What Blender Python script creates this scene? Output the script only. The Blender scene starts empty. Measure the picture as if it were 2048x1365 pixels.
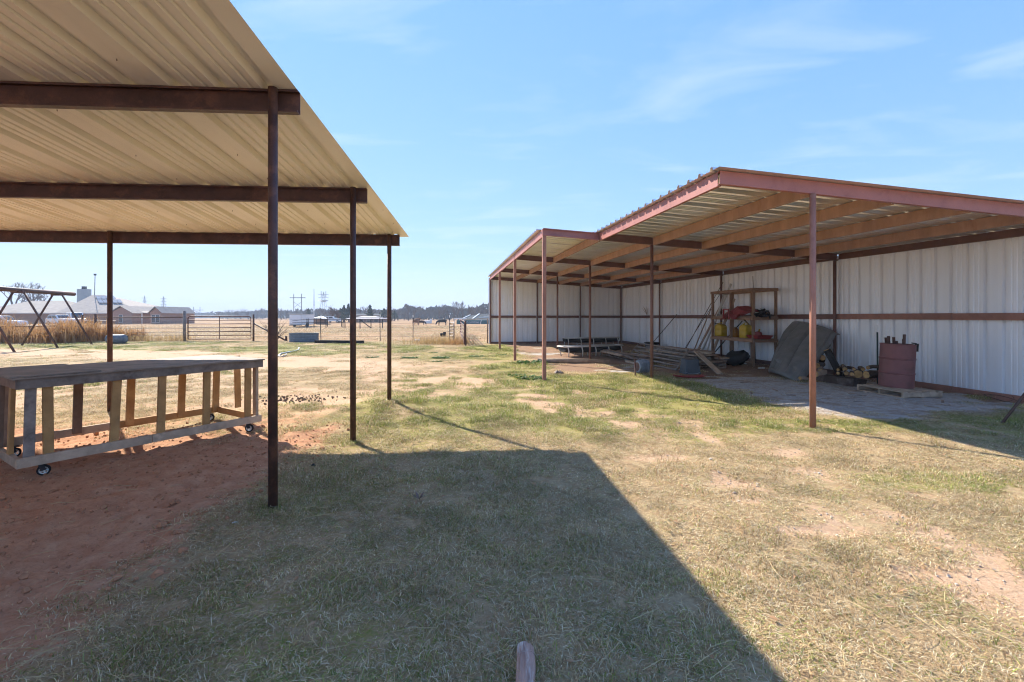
import bpy, bmesh, math, random
import numpy as np
from mathutils import Vector, Matrix, Quaternion, Euler

S = bpy.context.scene
COL = S.collection
R = math.radians
random.seed(7)
RNG = np.random.default_rng(11)

# ------------------------------------------------------------------ camera, sky, sun, exposure
EYE, FPX, CX, HY = 1.55, 910.0, 1024.0, 634.0
cam_d = bpy.data.cameras.new('camera')
cam = bpy.data.objects.new('camera', cam_d)
COL.objects.link(cam)
cam.location = (0, 0, EYE)
cam.rotation_euler = (R(90), 0, 0)
cam_d.sensor_width = 36.0
cam_d.lens = FPX / 2048 * 36.0
cam_d.shift_y = -(682.5 - HY) / 2048
cam_d.clip_start = 0.05
cam_d.clip_end = 9000
S.camera = cam

SUN_EL, SUN_AZ = R(38.0), R(-44.5)          # azimuth measured from +Y towards +X
sun_vec = Vector((math.sin(SUN_AZ) * math.cos(SUN_EL), math.cos(SUN_AZ) * math.cos(SUN_EL), math.sin(SUN_EL)))
w = bpy.data.worlds.new('World')
S.world = w
w.use_nodes = True
nt = w.node_tree
nt.nodes.clear()
wo = nt.nodes.new('ShaderNodeOutputWorld')
bg = nt.nodes.new('ShaderNodeBackground')
sky = nt.nodes.new('ShaderNodeTexSky')
sky.sky_type = 'NISHITA'
sky.sun_disc = False
sky.sun_elevation = SUN_EL
sky.sun_rotation = SUN_AZ
sky.altitude = 300
sky.air_density = 1.0
sky.dust_density = 0.0
sky.ozone_density = 2.2
bg.inputs['Strength'].default_value = 0.15
# thin cirrus: stretched noise in the sky dome
tc = nt.nodes.new('ShaderNodeTexCoord')
sepw = nt.nodes.new('ShaderNodeSeparateXYZ'); nt.links.new(tc.outputs['Generated'], sepw.inputs[0])
zc = nt.nodes.new('ShaderNodeMath'); zc.operation = 'MAXIMUM'; zc.inputs[1].default_value = 0.06
nt.links.new(sepw.outputs['Z'], zc.inputs[0])
dx = nt.nodes.new('ShaderNodeMath'); dx.operation = 'DIVIDE'
dy = nt.nodes.new('ShaderNodeMath'); dy.operation = 'DIVIDE'
nt.links.new(sepw.outputs['X'], dx.inputs[0]); nt.links.new(zc.outputs[0], dx.inputs[1])
nt.links.new(sepw.outputs['Y'], dy.inputs[0]); nt.links.new(zc.outputs[0], dy.inputs[1])
cmb = nt.nodes.new('ShaderNodeCombineXYZ')
nt.links.new(dx.outputs[0], cmb.inputs[0]); nt.links.new(dy.outputs[0], cmb.inputs[1])
mp = nt.nodes.new('ShaderNodeMapping')
mp.inputs['Scale'].default_value = (0.42, 0.95, 1)
mp.inputs['Rotation'].default_value = (0, 0, R(14))
mp.inputs['Location'].default_value = (3.1, 1.7, 0)
nt.links.new(cmb.outputs[0], mp.inputs[0])
nz = nt.nodes.new('ShaderNodeTexNoise')
nz.inputs['Scale'].default_value = 1.9; nz.inputs['Detail'].default_value = 9; nz.inputs['Roughness'].default_value = 0.55
nz.inputs['Distortion'].default_value = 0.9
nt.links.new(mp.outputs[0], nz.inputs['Vector'])
rp = nt.nodes.new('ShaderNodeMapRange')
rp.inputs['From Min'].default_value = 0.5; rp.inputs['From Max'].default_value = 0.84
rp.inputs['To Min'].default_value = 0.0; rp.inputs['To Max'].default_value = 0.36
nt.links.new(nz.outputs['Fac'], rp.inputs['Value'])
mxs = nt.nodes.new('ShaderNodeMix'); mxs.data_type = 'RGBA'
nt.links.new(rp.outputs['Result'], mxs.inputs['Factor'])
# even tone response over the whole dome (a power curve per channel)
sp3 = nt.nodes.new('ShaderNodeSeparateColor'); cb3 = nt.nodes.new('ShaderNodeCombineColor'); nt.links.new(sky.outputs[0], sp3.inputs[0])
SKY_K = 0.86
for i_, (pw, kk) in enumerate(((0.62, 0.325), (0.42, 0.56), (0.11, 1.40))):
    a_ = nt.nodes.new('ShaderNodeMath'); a_.operation = 'POWER'; a_.inputs[1].default_value = pw
    b_ = nt.nodes.new('ShaderNodeMath'); b_.operation = 'MULTIPLY'; b_.inputs[1].default_value = kk * SKY_K
    nt.links.new(sp3.outputs[i_], a_.inputs[0]); nt.links.new(a_.outputs[0], b_.inputs[0]); nt.links.new(b_.outputs[0], cb3.inputs[i_])
nt.links.new(cb3.outputs[0], mxs.inputs['A'])
mxs.inputs['B'].default_value = (1.3, 1.4, 1.55, 1)
nt.links.new(mxs.outputs['Result'], bg.inputs['Color'])
nt.links.new(bg.outputs[0], wo.inputs['Surface'])

sd = bpy.data.lights.new('sun', 'SUN')
sd.energy = 2.0
sd.angle = R(0.53)
sd.color = (1.0, 0.93, 0.82)
sun = bpy.data.objects.new('sun', sd)
COL.objects.link(sun)
sun.rotation_euler = (-sun_vec).to_track_quat('-Z', 'Y').to_euler()
sun.location = sun_vec * 50

S.render.engine = 'CYCLES'
S.cycles.use_denoising = True
S.cycles.filter_width = 1.1
S.cycles.denoising_prefilter = 'ACCURATE'
S.cycles.use_adaptive_sampling = True
S.cycles.adaptive_threshold = 0.02
S.cycles.max_bounces = 6
S.cycles.diffuse_bounces = 5
S.cycles.transparent_max_bounces = 8
S.cycles.sample_clamp_indirect = 6
S.view_settings.view_transform = 'Standard'
S.view_settings.look = 'None'
S.view_settings.exposure = 2.52
S.view_settings.gamma = 1.0

# ------------------------------------------------------------------ helpers
def V(*a): return Vector(a)
def G(px, py, z=0.0):
    Y = (EYE - z) * FPX / (py - HY)
    return Vector(((px - CX) * Y / FPX, Y, z))
def W(px, py, Y):
    return Vector(((px - CX) * Y / FPX, Y, EYE - (py - HY) * Y / FPX))

def _h(ix, iy, s):
    n = (ix.astype(np.int64) * 374761393 + iy.astype(np.int64) * 668265263 + s * 974634301) & 0xFFFFFFFF
    n = ((n ^ (n >> 13)) * 1274126177) & 0xFFFFFFFF
    n = n ^ (n >> 16)
    return (n & 0xFFFF) / 65535.0
def vnoise(x, y, sc, s=0):
    x = np.asarray(x, float) / sc; y = np.asarray(y, float) / sc
    ix = np.floor(x); iy = np.floor(y); fx = x - ix; fy = y - iy
    fx = fx * fx * (3 - 2 * fx); fy = fy * fy * (3 - 2 * fy)
    a = _h(ix, iy, s); b = _h(ix + 1, iy, s); c = _h(ix, iy + 1, s); d = _h(ix + 1, iy + 1, s)
    return (a * (1 - fx) + b * fx) * (1 - fy) + (c * (1 - fx) + d * fx) * fy
def fbm(x, y, sc, s=0, o=4):
    t = 0; a = 0.5; n = 0
    for k in range(o):
        t = t + a * vnoise(x, y, sc / 2 ** k, s + k * 17); n += a; a *= 0.5
    return t / n
def sstep(a, b, x):
    t = np.clip((np.asarray(x, float) - a) / (b - a), 0, 1)
    return t * t * (3 - 2 * t)

class MB:
    def __init__(s): s.v = []; s.f = []
    def add(s, vs, fs):
        o = len(s.v); s.v += [tuple(v) for v in vs]; s.f += [tuple(i + o for i in f) for f in fs]; return s
    def box(s, c, sx, sy, sz, rz=0, M=None):
        vs = [Vector((x * sx / 2, y * sy / 2, z * sz / 2)) for x in (-1, 1) for y in (-1, 1) for z in (-1, 1)]
        if M is None: M = Matrix.Rotation(rz, 3, 'Z')
        vs = [Vector(c) + M @ v for v in vs]
        return s.add(vs, [(0, 1, 3, 2), (4, 6, 7, 5), (0, 4, 5, 1), (2, 3, 7, 6), (0, 2, 6, 4), (1, 5, 7, 3)])
    def bar(s, p0, p1, w, h, up=(0, 0, 1)):
        p0 = Vector(p0); p1 = Vector(p1); d = (p1 - p0).normalized()
        x = d.cross(Vector(up))
        if x.length < 1e-4: x = d.cross(Vector((0, 1, 0)))
        x.normalize(); z = x.cross(d)
        pr = [(-w / 2, -h / 2), (w / 2, -h / 2), (w / 2, h / 2), (-w / 2, h / 2)]
        return s.ext(pr, p0, p1, x, z)
    def ext(s, prof, p0, p1, x, z, closed=True, caps=True):
        n = len(prof); p0 = Vector(p0); p1 = Vector(p1)
        vs = [p + x * a + z * b for p in (p0, p1) for a, b in prof]
        fs = [(i, (i + 1) % n, n + (i + 1) % n, n + i) for i in range(n if closed else n - 1)]
        if caps and closed: fs += [tuple(range(n - 1, -1, -1)), tuple(range(n, 2 * n))]
        return s.add(vs, fs)
    def tube(s, pts, r, n=8, caps=True):
        pts = [Vector(p) for p in pts]; m = len(pts)
        rs = r if isinstance(r, (list, tuple)) else [r] * m
        vs = []; ref = None
        for i, p in enumerate(pts):
            d = (pts[min(i + 1, m - 1)] - pts[max(i - 1, 0)]).normalized()
            if ref is None:
                ref = d.cross(Vector((0, 0, 1)))
                if ref.length < 1e-3: ref = d.cross(Vector((0, 1, 0)))
            x = (ref - d * ref.dot(d)).normalized(); ref = x; y = d.cross(x)
            vs += [p + (x * math.cos(2 * math.pi * k / n) + y * math.sin(2 * math.pi * k / n)) * rs[i] for k in range(n)]
        fs = [(i * n + k, i * n + (k + 1) % n, (i + 1) * n + (k + 1) % n, (i + 1) * n + k) for i in range(m - 1) for k in range(n)]
        if caps: fs += [tuple(range(n - 1, -1, -1)), tuple(range((m - 1) * n, m * n))]
        return s.add(vs, fs)
    def lathe(s, prof, c, n=20, axis=(0, 0, 1)):
        q = Vector((0, 0, 1)).rotation_difference(Vector(axis)); c = Vector(c); m = len(prof)
        vs = [c + q @ Vector((r * math.cos(2 * math.pi * k / n), r * math.sin(2 * math.pi * k / n), z)) for r, z in prof for k in range(n)]
        fs = [(i * n + k, i * n + (k + 1) % n, (i + 1) * n + (k + 1) % n, (i + 1) * n + k) for i in range(m - 1) for k in range(n)]
        return s.add(vs, fs)
    def mesh(s, name, loc=(0, 0, 0), smooth=False):
        me = bpy.data.meshes.new(name); l = Vector(loc)
        me.from_pydata([Vector(v) - l for v in s.v], [], s.f)
        if smooth: me.polygons.foreach_set('use_smooth', [True] * len(me.polygons))
        me.update(); return me
    def build(s, name, mat, parent=None, smooth=False, loc=None, bevel=0, label=None):
        wl = wloc(parent) if parent else Vector(loc or (0, 0, 0))
        o = bpy.data.objects.new(name, s.mesh(name, wl, smooth)); COL.objects.link(o)
        o.data.materials.append(M[mat] if isinstance(mat, str) else mat)
        if parent: o.parent = parent
        else: o.location = wl
        if bevel:
            b = o.modifiers.new('bevel', 'BEVEL'); b.width = bevel; b.segments = 2; b.limit_method = 'ANGLE'; b.angle_limit = R(40)
        if label: o['label'] = label
        return o

def wloc(o):
    v = Vector(o.location)
    while o.parent: o = o.parent; v = v + o.location
    return v
def tag(o, label, cat, group=None, kind=None):
    if label: o['label'] = label
    if cat: o['category'] = cat
    if group: o['group'] = group
    if kind: o['kind'] = kind
    return o
def thing(name, label, cat, loc=(0, 0, 0), group=None):
    e = bpy.data.objects.new(name, None); COL.objects.link(e); e.location = loc; e.empty_display_size = 0.2
    return tag(e, label, cat, group)
def inst(name, mesh, parent, Mx):
    """a part that shares its mesh, put at world matrix Mx under an unrotated parent"""
    o = bpy.data.objects.new(name, mesh); COL.objects.link(o)
    o.parent = parent
    o.matrix_basis = Matrix.Translation(-wloc(parent)) @ Mx
    return o
def frame(o, x, y, z):
    return Matrix((( x[0], y[0], z[0], o[0]), (x[1], y[1], z[1], o[1]), (x[2], y[2], z[2], o[2]), (0, 0, 0, 1)))
def copy_tree(o, parent=None):
    c = o.copy(); COL.objects.link(c); c.parent = parent
    for ch in list(o.children): copy_tree(ch, c)
    return c

# ------------------------------------------------------------------ materials
M = {}
def mat(name, c, rough=0.7, var=0.18, scale=6.0, c2=None, metal=0.0, bump=0.0, bscale=40.0, stretch=(1, 1, 1), rand=0.0, spec=0.3, transl=0.0, c3=None, t3=(0.55, 0.7), s3=2.0):
    m = bpy.data.materials.new(name); m.use_nodes = True
    t = m.node_tree; p = t.nodes['Principled BSDF']; L = t.links.new
    p.inputs['Roughness'].default_value = rough; p.inputs['Metallic'].default_value = metal
    p.inputs['Specular IOR Level'].default_value = spec
    tcn = t.nodes.new('ShaderNodeTexCoord'); mpn = t.nodes.new('ShaderNodeMapping')
    mpn.inputs['Scale'].default_value = stretch
    oi = t.nodes.new('ShaderNodeObjectInfo')
    av = t.nodes.new('ShaderNodeVectorMath'); av.operation = 'MULTIPLY_ADD'
    L(tcn.outputs['Object'], av.inputs[0]); av.inputs[1].default_value = (1, 1, 1)
    sc = t.nodes.new('ShaderNodeMath'); sc.operation = 'MULTIPLY'; sc.inputs[1].default_value = 37.0
    L(oi.outputs['Random'], sc.inputs[0]); L(sc.outputs[0], av.inputs[2])
    L(av.outputs[0], mpn.inputs[0])
    n = t.nodes.new('ShaderNodeTexNoise'); n.inputs['Scale'].default_value = scale; n.inputs['Detail'].default_value = 7
    n.inputs['Roughness'].default_value = 0.62
    L(mpn.outputs[0], n.inputs['Vector'])
    c2 = c2 or tuple(x * (1 - var) for x in c); ca = c if c2 is None else tuple(min(1, x * (1 + var * 0.5)) for x in c)
    mr = t.nodes.new('ShaderNodeMapRange'); mr.inputs['From Min'].default_value = 0.32; mr.inputs['From Max'].default_value = 0.68
    L(n.outputs['Fac'], mr.inputs['Value'])
    mx = t.nodes.new('ShaderNodeMix'); mx.data_type = 'RGBA'
    mx.inputs['A'].default_value = (*ca, 1); mx.inputs['B'].default_value = (*c2, 1)
    L(mr.outputs['Result'], mx.inputs['Factor'])
    out = mx.outputs['Result']
    if c3:
        n3 = t.nodes.new('ShaderNodeTexNoise'); n3.inputs['Scale'].default_value = s3; n3.inputs['Detail'].default_value = 8; n3.inputs['Roughness'].default_value = 0.7
        L(mpn.outputs[0], n3.inputs['Vector'])
        m3 = t.nodes.new('ShaderNodeMapRange'); m3.inputs['From Min'].default_value = t3[0]; m3.inputs['From Max'].default_value = t3[1]
        L(n3.outputs['Fac'], m3.inputs['Value'])
        x3 = t.nodes.new('ShaderNodeMix'); x3.data_type = 'RGBA'; x3.inputs['B'].default_value = (*c3, 1)
        L(m3.outputs['Result'], x3.inputs['Factor']); L(out, x3.inputs['A']); out = x3.outputs['Result']
    if rand:
        hs = t.nodes.new('ShaderNodeHueSaturation'); rm = t.nodes.new('ShaderNodeMapRange')
        rm.inputs['To Min'].default_value = 1 - rand; rm.inputs['To Max'].default_value = 1 + rand
        L(oi.outputs['Random'], rm.inputs['Value']); L(rm.outputs['Result'], hs.inputs['Value'])
        L(out, hs.inputs['Color']); out = hs.outputs['Color']
    L(out, p.inputs['Base Color'])
    if bump:
        b = t.nodes.new('ShaderNodeBump'); nb = t.nodes.new('ShaderNodeTexNoise'); nb.inputs['Scale'].default_value = bscale; nb.inputs['Detail'].default_value = 6
        L(mpn.outputs[0], nb.inputs['Vector']); L(nb.outputs['Fac'], b.inputs['Height'])
        b.inputs['Strength'].default_value = bump; b.inputs['Distance'].default_value = 0.01
        L(b.outputs[0], p.inputs['Normal'])
    if transl:
        tb = t.nodes.new('ShaderNodeBsdfTranslucent'); ms = t.nodes.new('ShaderNodeMixShader'); ms.inputs[0].default_value = transl
        L(out, tb.inputs['Color']); L(p.outputs[0], ms.inputs[1]); L(tb.outputs[0], ms.inputs[2])
        L(ms.outputs[0], t.nodes['Material Output'].inputs['Surface'])
    M[name] = m; return m

mat('dark_steel', (0.085, 0.042, 0.032), 0.5, 0.4, 6, bump=0.25, bscale=60, c3=(0.19, 0.085, 0.05), t3=(0.52, 0.7), s3=5, spec=0.4)
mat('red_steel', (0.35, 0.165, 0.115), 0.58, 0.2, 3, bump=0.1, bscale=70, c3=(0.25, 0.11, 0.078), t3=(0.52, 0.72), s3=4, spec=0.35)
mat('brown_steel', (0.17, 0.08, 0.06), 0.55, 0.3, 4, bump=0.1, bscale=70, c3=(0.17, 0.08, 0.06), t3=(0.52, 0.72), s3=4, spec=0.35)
mat('tan_sheet', (0.86, 0.80, 0.68), 0.3, 0.06, 1.2, c3=(0.74, 0.66, 0.52), t3=(0.55, 0.85), s3=1.5, rand=0.04, spec=0.6, stretch=(1, 0.25, 1))
mat('roof_sheet', (0.80, 0.79, 0.76), 0.3, 0.08, 1.2, c3=(0.66, 0.62, 0.56), t3=(0.5, 0.85), s3=1.8, rand=0.05, metal=0.75, stretch=(1, 0.25, 1))
mat('wall_sheet', (0.87, 0.88, 0.89), 0.27, 0.05, 1.0, c3=(0.79, 0.77, 0.73), t3=(0.5, 0.8), s3=1.6, rand=0.03, spec=0.7, stretch=(1, 0.12, 1))
mat('purlin_bounce_lit', (0.40, 0.235, 0.165), 0.6, 0.2, 5, c2=(0.31, 0.175, 0.12), stretch=(1, 1, 0.3), c3=(0.30, 0.15, 0.095), t3=(0.55, 0.7), s3=7)  # frame primer made lighter orange: bounce light and streaky rib shadow put into colour
mat('fascia_paint', (0.36, 0.145, 0.125), 0.5, 0.15, 3, c3=(0.27, 0.10, 0.09), t3=(0.52, 0.72), s3=3, spec=0.4)
mat('backlit_grey', (0.13, 0.155, 0.18), 0.55, 0.25, 8)  # for the backlit tank and barrel: their shade is put into the base colour
mat('grey_wood', (0.26, 0.22, 0.19), 0.85, 0.3, 7, c2=(0.12, 0.095, 0.08), bump=0.5, bscale=30, stretch=(1, 1, 1), c3=(0.28, 0.23, 0.2), t3=(0.5, 0.7), s3=5, rand=0.15)
mat('yellow_wood', (0.44, 0.26, 0.105), 0.8, 0.25, 5, c2=(0.32, 0.175, 0.07), bump=0.4, bscale=30, c3=(0.17, 0.09, 0.045), t3=(0.62, 0.75), s3=6, rand=0.18)
mat('pale_wood', (0.46, 0.35, 0.25), 0.85, 0.25, 6, c2=(0.33, 0.245, 0.175), bump=0.4, bscale=30, rand=0.15, c3=(0.2, 0.15, 0.11), t3=(0.55, 0.75), s3=4)
mat('brown_wood', (0.30, 0.20, 0.14), 0.85, 0.3, 6, c2=(0.20, 0.13, 0.09), bump=0.4, bscale=30, rand=0.25, c3=(0.26, 0.18, 0.13), t3=(0.55, 0.7), s3=5)
mat('ply_wood', (0.27, 0.23, 0.195), 0.75, 0.25, 4, c2=(0.17, 0.145, 0.125), bump=0.2, bscale=25, c3=(0.26, 0.22, 0.18), t3=(0.55, 0.75), s3=3)
mat('shelf_wood', (0.31, 0.19, 0.12), 0.8, 0.25, 6, c2=(0.22, 0.13, 0.082), bump=0.3, bscale=30, rand=0.12)
mat('black_plastic', (0.022, 0.022, 0.024), 0.55, 0.3, 8, spec=0.4, c3=(0.06, 0.052, 0.045), t3=(0.5, 0.75), s3=3)
mat('tub_black', (0.018, 0.018, 0.02), 0.65, 0.3, 8, spec=0.3)
mat('liner_grey', (0.20, 0.19, 0.175), 0.42, 0.2, 4, c2=(0.14, 0.14, 0.135), bump=0.15, bscale=160, c3=(0.17, 0.145, 0.115), t3=(0.5, 0.75), s3=2)
mat('bucket_blue', (0.05, 0.062, 0.075), 0.5, 0.2, 6, spec=0.4)
mat('galv', (0.24, 0.265, 0.29), 0.5, 0.25, 8, metal=0.0, c3=(0.17, 0.19, 0.21), t3=(0.45, 0.7), s3=4)
mat('white_pipe', (0.62, 0.60, 0.56), 0.5, 0.15, 8)
mat('white_paint', (0.72, 0.72, 0.70), 0.5, 0.08, 5)
mat('pipe_gate', (0.30, 0.25, 0.215), 0.5, 0.25, 8, metal=0.2, c3=(0.28, 0.24, 0.21), t3=(0.5, 0.7), s3=5)
mat('rust_gate', (0.13, 0.055, 0.04), 0.55, 0.25, 5, c3=(0.22, 0.15, 0.12), t3=(0.5, 0.7), s3=3)
mat('rust_pipe', (0.10, 0.052, 0.037), 0.6, 0.25, 5)
mat('drum_red', (0.23, 0.088, 0.08), 0.5, 0.15, 4, bump=0.15, bscale=25, c3=(0.12, 0.055, 0.05), t3=(0.52, 0.72), s3=2.5, spec=0.35)
mat('rust_bits', (0.10, 0.05, 0.035), 0.7, 0.4, 20)
mat('red_plastic', (0.33, 0.03, 0.03), 0.42, 0.15, 5, c3=(0.22, 0.035, 0.03), t3=(0.5, 0.7), s3=4, spec=0.4)
mat('red_dull', (0.26, 0.035, 0.035), 0.6, 0.2, 6, c3=(0.30, 0.11, 0.09), t3=(0.5, 0.7), s3=4)
mat('yellow_plastic', (0.55, 0.36, 0.02), 0.42, 0.1, 5, spec=0.4, c3=(0.38, 0.24, 0.03), t3=(0.55, 0.75), s3=5)
mat('amber_jug', (0.33, 0.15, 0.03), 0.45, 0.1, 6)
mat('white_plastic', (0.6, 0.6, 0.57), 0.45, 0.08, 5)
mat('log_bark', (0.12, 0.082, 0.06), 0.95, 0.45, 18, c2=(0.045, 0.032, 0.026), bump=0.9, bscale=24)
mat('log_end', (0.55, 0.33, 0.13), 0.85, 0.25, 14, c2=(0.28, 0.155, 0.06))
mat('pale_log', (0.33, 0.24, 0.17), 0.9, 0.3, 8, bump=0.5, bscale=30)
mat('stump_wood', (0.50, 0.32, 0.24), 0.9, 0.3, 30, c2=(0.30, 0.18, 0.135), bump=1.0, bscale=90, stretch=(1, 0.12, 1), c3=(0.62, 0.55, 0.48), t3=(0.54, 0.66), s3=22)
mat('green_post', (0.012, 0.04, 0.028), 0.5, 0.2, 8)
mat('dark_post', (0.03, 0.028, 0.027), 0.6, 0.2, 8)
mat('wire', (0.16, 0.15, 0.15), 0.55, 0.1, 8, metal=0.5)
mat('bark', (0.10, 0.075, 0.058), 0.95, 0.3, 4)
mat('twig', (0.13, 0.10, 0.082), 0.95, 0.25, 1)
mat('twig_brown', (0.15, 0.095, 0.07), 0.95, 0.25, 1)
mat('cedar', (0.028, 0.048, 0.026), 0.9, 0.35, 1.2, c2=(0.05, 0.065, 0.03), transl=0.1)
mat('woods', (0.06, 0.058, 0.045), 0.95, 0.3, 0.05, c2=(0.10, 0.082, 0.065))
mat('dry_weed', (0.46, 0.27, 0.115), 0.9, 0.25, 1.5, c2=(0.34, 0.18, 0.075), transl=0.35, c3=(0.58, 0.42, 0.25), t3=(0.5, 0.7), s3=1.4)
mat('dry_tuft', (0.48, 0.34, 0.16), 0.9, 0.25, 3, transl=0.35)
mat('green_leaf', (0.07, 0.15, 0.03), 0.6, 0.3, 8, c2=(0.045, 0.095, 0.022), transl=0.25)
mat('brick', (0.36, 0.215, 0.155), 0.9, 0.15, 3)
mat('shingle', (0.34, 0.295, 0.25), 0.9, 0.15, 1.2, c2=(0.27, 0.235, 0.205))
mat('dark_shingle', (0.05, 0.06, 0.065), 0.9, 0.15, 1.2)
mat('glass', (0.03, 0.04, 0.05), 0.08, 0.1, 1, spec=0.6)
mat('solar', (0.25, 0.26, 0.29), 0.18, 0.1, 1, spec=0.6)
mat('trim', (0.6, 0.56, 0.5), 0.7, 0.05, 2)
mat('chimney_grey', (0.33, 0.37, 0.38), 0.8, 0.08, 2)
mat('car_white', (0.72, 0.73, 0.74), 0.25, 0.04, 2, spec=0.5)
mat('tyre', (0.02, 0.02, 0.02), 0.85, 0.2, 20)
mat('rim', (0.45, 0.45, 0.46), 0.4, 0.1, 5, metal=0.5)
mat('teal', (0.03, 0.11, 0.115), 0.55, 0.15, 1)
mat('metal_roof', (0.52, 0.48, 0.46), 0.5, 0.08, 1)
mat('house_wall', (0.30, 0.20, 0.16), 0.9, 0.1, 2)
mat('pale_wall', (0.62, 0.64, 0.6), 0.8, 0.06, 2)
mat('pole_wood', (0.10, 0.085, 0.075), 0.9, 0.2, 2)
mat('lattice', (0.20, 0.21, 0.22), 0.6, 0.1, 2)
mat('cow_black', (0.014, 0.013, 0.013), 0.7, 0.3, 4)
mat('cow_brown', (0.26, 0.13, 0.06), 0.8, 0.3, 3)
mat('cow_dark', (0.055, 0.032, 0.024), 0.8, 0.3, 3)
mat('cow_white', (0.6, 0.57, 0.52), 0.8, 0.1, 3)
mat('manure', (0.15, 0.10, 0.068), 0.95, 0.3, 20)
mat('timber', (0.085, 0.055, 0.042), 0.95, 0.35, 6, c2=(0.045, 0.03, 0.025), bump=0.8, bscale=18, c3=(0.19, 0.145, 0.12), t3=(0.5, 0.68), s3=3)
mat('timber_dark', (0.03, 0.026, 0.024), 0.95, 0.3, 6)
mat('straw', (0.5, 0.38, 0.2), 0.9, 0.2, 20)
# ------------------------------------------------------------------ the ground: zones, relief, sheet
TH = math.atan2(-121.0, FPX)
D1 = Vector((math.sin(TH), math.cos(TH), 0)); D2 = Vector((math.cos(TH), -math.sin(TH), 0)); UZ = Vector((0, 0, 1))
def B(L, t, z=0.0): return D2 * L + D1 * t + UZ * z
TR = [(-40, 24), (-14.4, 18.5), (-7.2, 15.6), (-3.0, 12.4), (-0.3, 10.2), (1.2, 8.5), (1.8, 5.8), (2.05, 4.2), (2.5, 2.9), (2.9, 2.3), (3.2, 0.5)]
def track_dist(x, y):
    d = np.full(np.shape(x), 1e9)
    for (ax, ay), (bx, by) in zip(TR[:-1], TR[1:]):
        ux, uy = bx - ax, by - ay; l2 = ux * ux + uy * uy
        t = np.clip(((x - ax) * ux + (y - ay) * uy) / l2, 0, 1)
        d = np.minimum(d, np.hypot(x - ax - t * ux, y - ay - t * uy))
    return d
def gauss(x, y, cx, cy, sx, sy): return np.exp(-((x - cx) / sx) ** 2 - ((y - cy) / sy) ** 2)
def zones(x, y):
    x = np.asarray(x, float); y = np.asarray(y, float)
    n1 = fbm(x, y, 1.6, 3); n2 = fbm(x, y, 0.5, 9); n3 = fbm(x, y, 5.0, 21); n4 = fbm(x * 0.35, y, 0.22, 31, 3)
    j = (n1 - 0.5) * 1.1 + (n2 - 0.5) * 0.7
    L = x * D2.x + y * D2.y; t = x * D1.x + y * D1.y
    # bare red soil under the carport
    dirt = sstep(-2.0, -2.75, x + j * 0.9) * sstep(6.9, 5.6, y + j * 1.6) 
    dirt = np.maximum(dirt, 0.75 * sstep(-2.2, -3.2, x + j) * sstep(9.5, 6.5, y + j * 3) * sstep(0.40, 0.62, n1 * 0.6 + n2 * 0.4))
    # dry sandy wheel track and scuffed patches
    td = track_dist(x, y)
    wdt = np.where(y > 13, 3.2, np.where(y > 7, 1.5, 0.42))
    cov = np.where(y > 14, 0.36, np.where(y > 7, 0.47, 0.50))
    sand = sstep(1.0, 0.25, td / wdt) * sstep(cov - 0.06, cov + 0.12, n2 * 0.45 + n1 * 0.35 + n4 * 0.2)
    sand = np.maximum(sand, sstep(0.56, 0.68, n1 * 0.45 + n2 * 0.55) * 0.8 * sstep(1.2, 3, x + y * 0.2) * sstep(9, 6, y))
    for cx, cy, sx, sy in ((1.93, 3.85, .2, .14), (2.08, 4.3, .16, .3), (2.75, 2.75, .5, .16), (3.02, 2.42, .42, .2), (1.55, 5.0, .4, .2), (2.2, 3.3, .35, .12)):
        sand = np.maximum(sand, sstep(0.32, 0.66, gauss(x, y, cx, cy, sx, sy) + (n2 - 0.5) * 0.9))
    sand = np.maximum(sand, 0.85 * sstep(0.43, 0.6, n1 * 0.4 + n4 * 0.35 + n2 * 0.25) * sstep(6.2, 8.0, y + 0.5 * j) * sstep(17, 14, y) * sstep(0.8, -2.2, x + j))
    # gravel pad and trampled soil inside the shed
    pad = sstep(5.5, 6.1, L + j * 0.9) * sstep(5.9, 6.7, t + j * 0.9 - 0.12 * np.maximum(L - 7, 0)) * sstep(27, 25, t)
    pad = np.maximum(pad, sstep(2.6, 3.3, L + j * 0.5) * sstep(11.6, 12.6, t + j) * sstep(27, 26, t))
    gravel = pad * sstep(0.46, 0.60, n3 * 0.35 + n1 * 0.4 + n4 * 0.25 + 0.15 * sstep(14, 8, t) * sstep(9.3, 7.5, L))
    soil = pad * (1 - gravel)
    # greener growth
    green = (0.30 + 0.42 * sstep(4.5, 7, y)) * sstep(0.44, 0.62, n3 * 0.5 + n1 * 0.5 + 0.05 * sstep(4, 7, y) * sstep(-2.5, -0.5, x))
    for cx, cy, sx, sy, a in ((-0.6, 22.5, 2.0, 3.6, 1.0), (0.1, 14.0, 1.5, 1.8, .85), (-1.2, 17.5, 1.8, 1.8, .7), (0.5, 7.4, 1.6, 1.0, .55), (0.9, 11.5, 1.0, .8, .9), (3.2, 8.6, 2.2, .8, .7), (4.4, 6.5, 1.6, .5, .8),
                              (4.3, 4.25, 1.2, .35, .55), (-0.6, 3.2, 1.6, 1.4, .25), (-1.6, 4.0, .6, .6, .45), (-1.8, 8.0, .5, .4, .9), (-2.4, 18.5, 2.5, 3, .5), (-1.0, 2.2, 1.2, .5, .4)):
        green = np.maximum(green, a * sstep(0.25, 0.7, gauss(x, y, cx, cy, sx, sy) + (n1 - 0.5) * 0.7))
    field = sstep(27.0, 30.5, y + (n1 - 0.5) * 2)
    sand = sand * (1 - field) * (1 - pad); dirt = dirt * (1 - field)
    green = green * (1 - dirt) * (1 - gravel) * (1 - field)
    return dict(m_dirt=dirt, m_sand=sand, m_grav=gravel, m_soil=soil, m_green=green, m_field=field)
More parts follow.
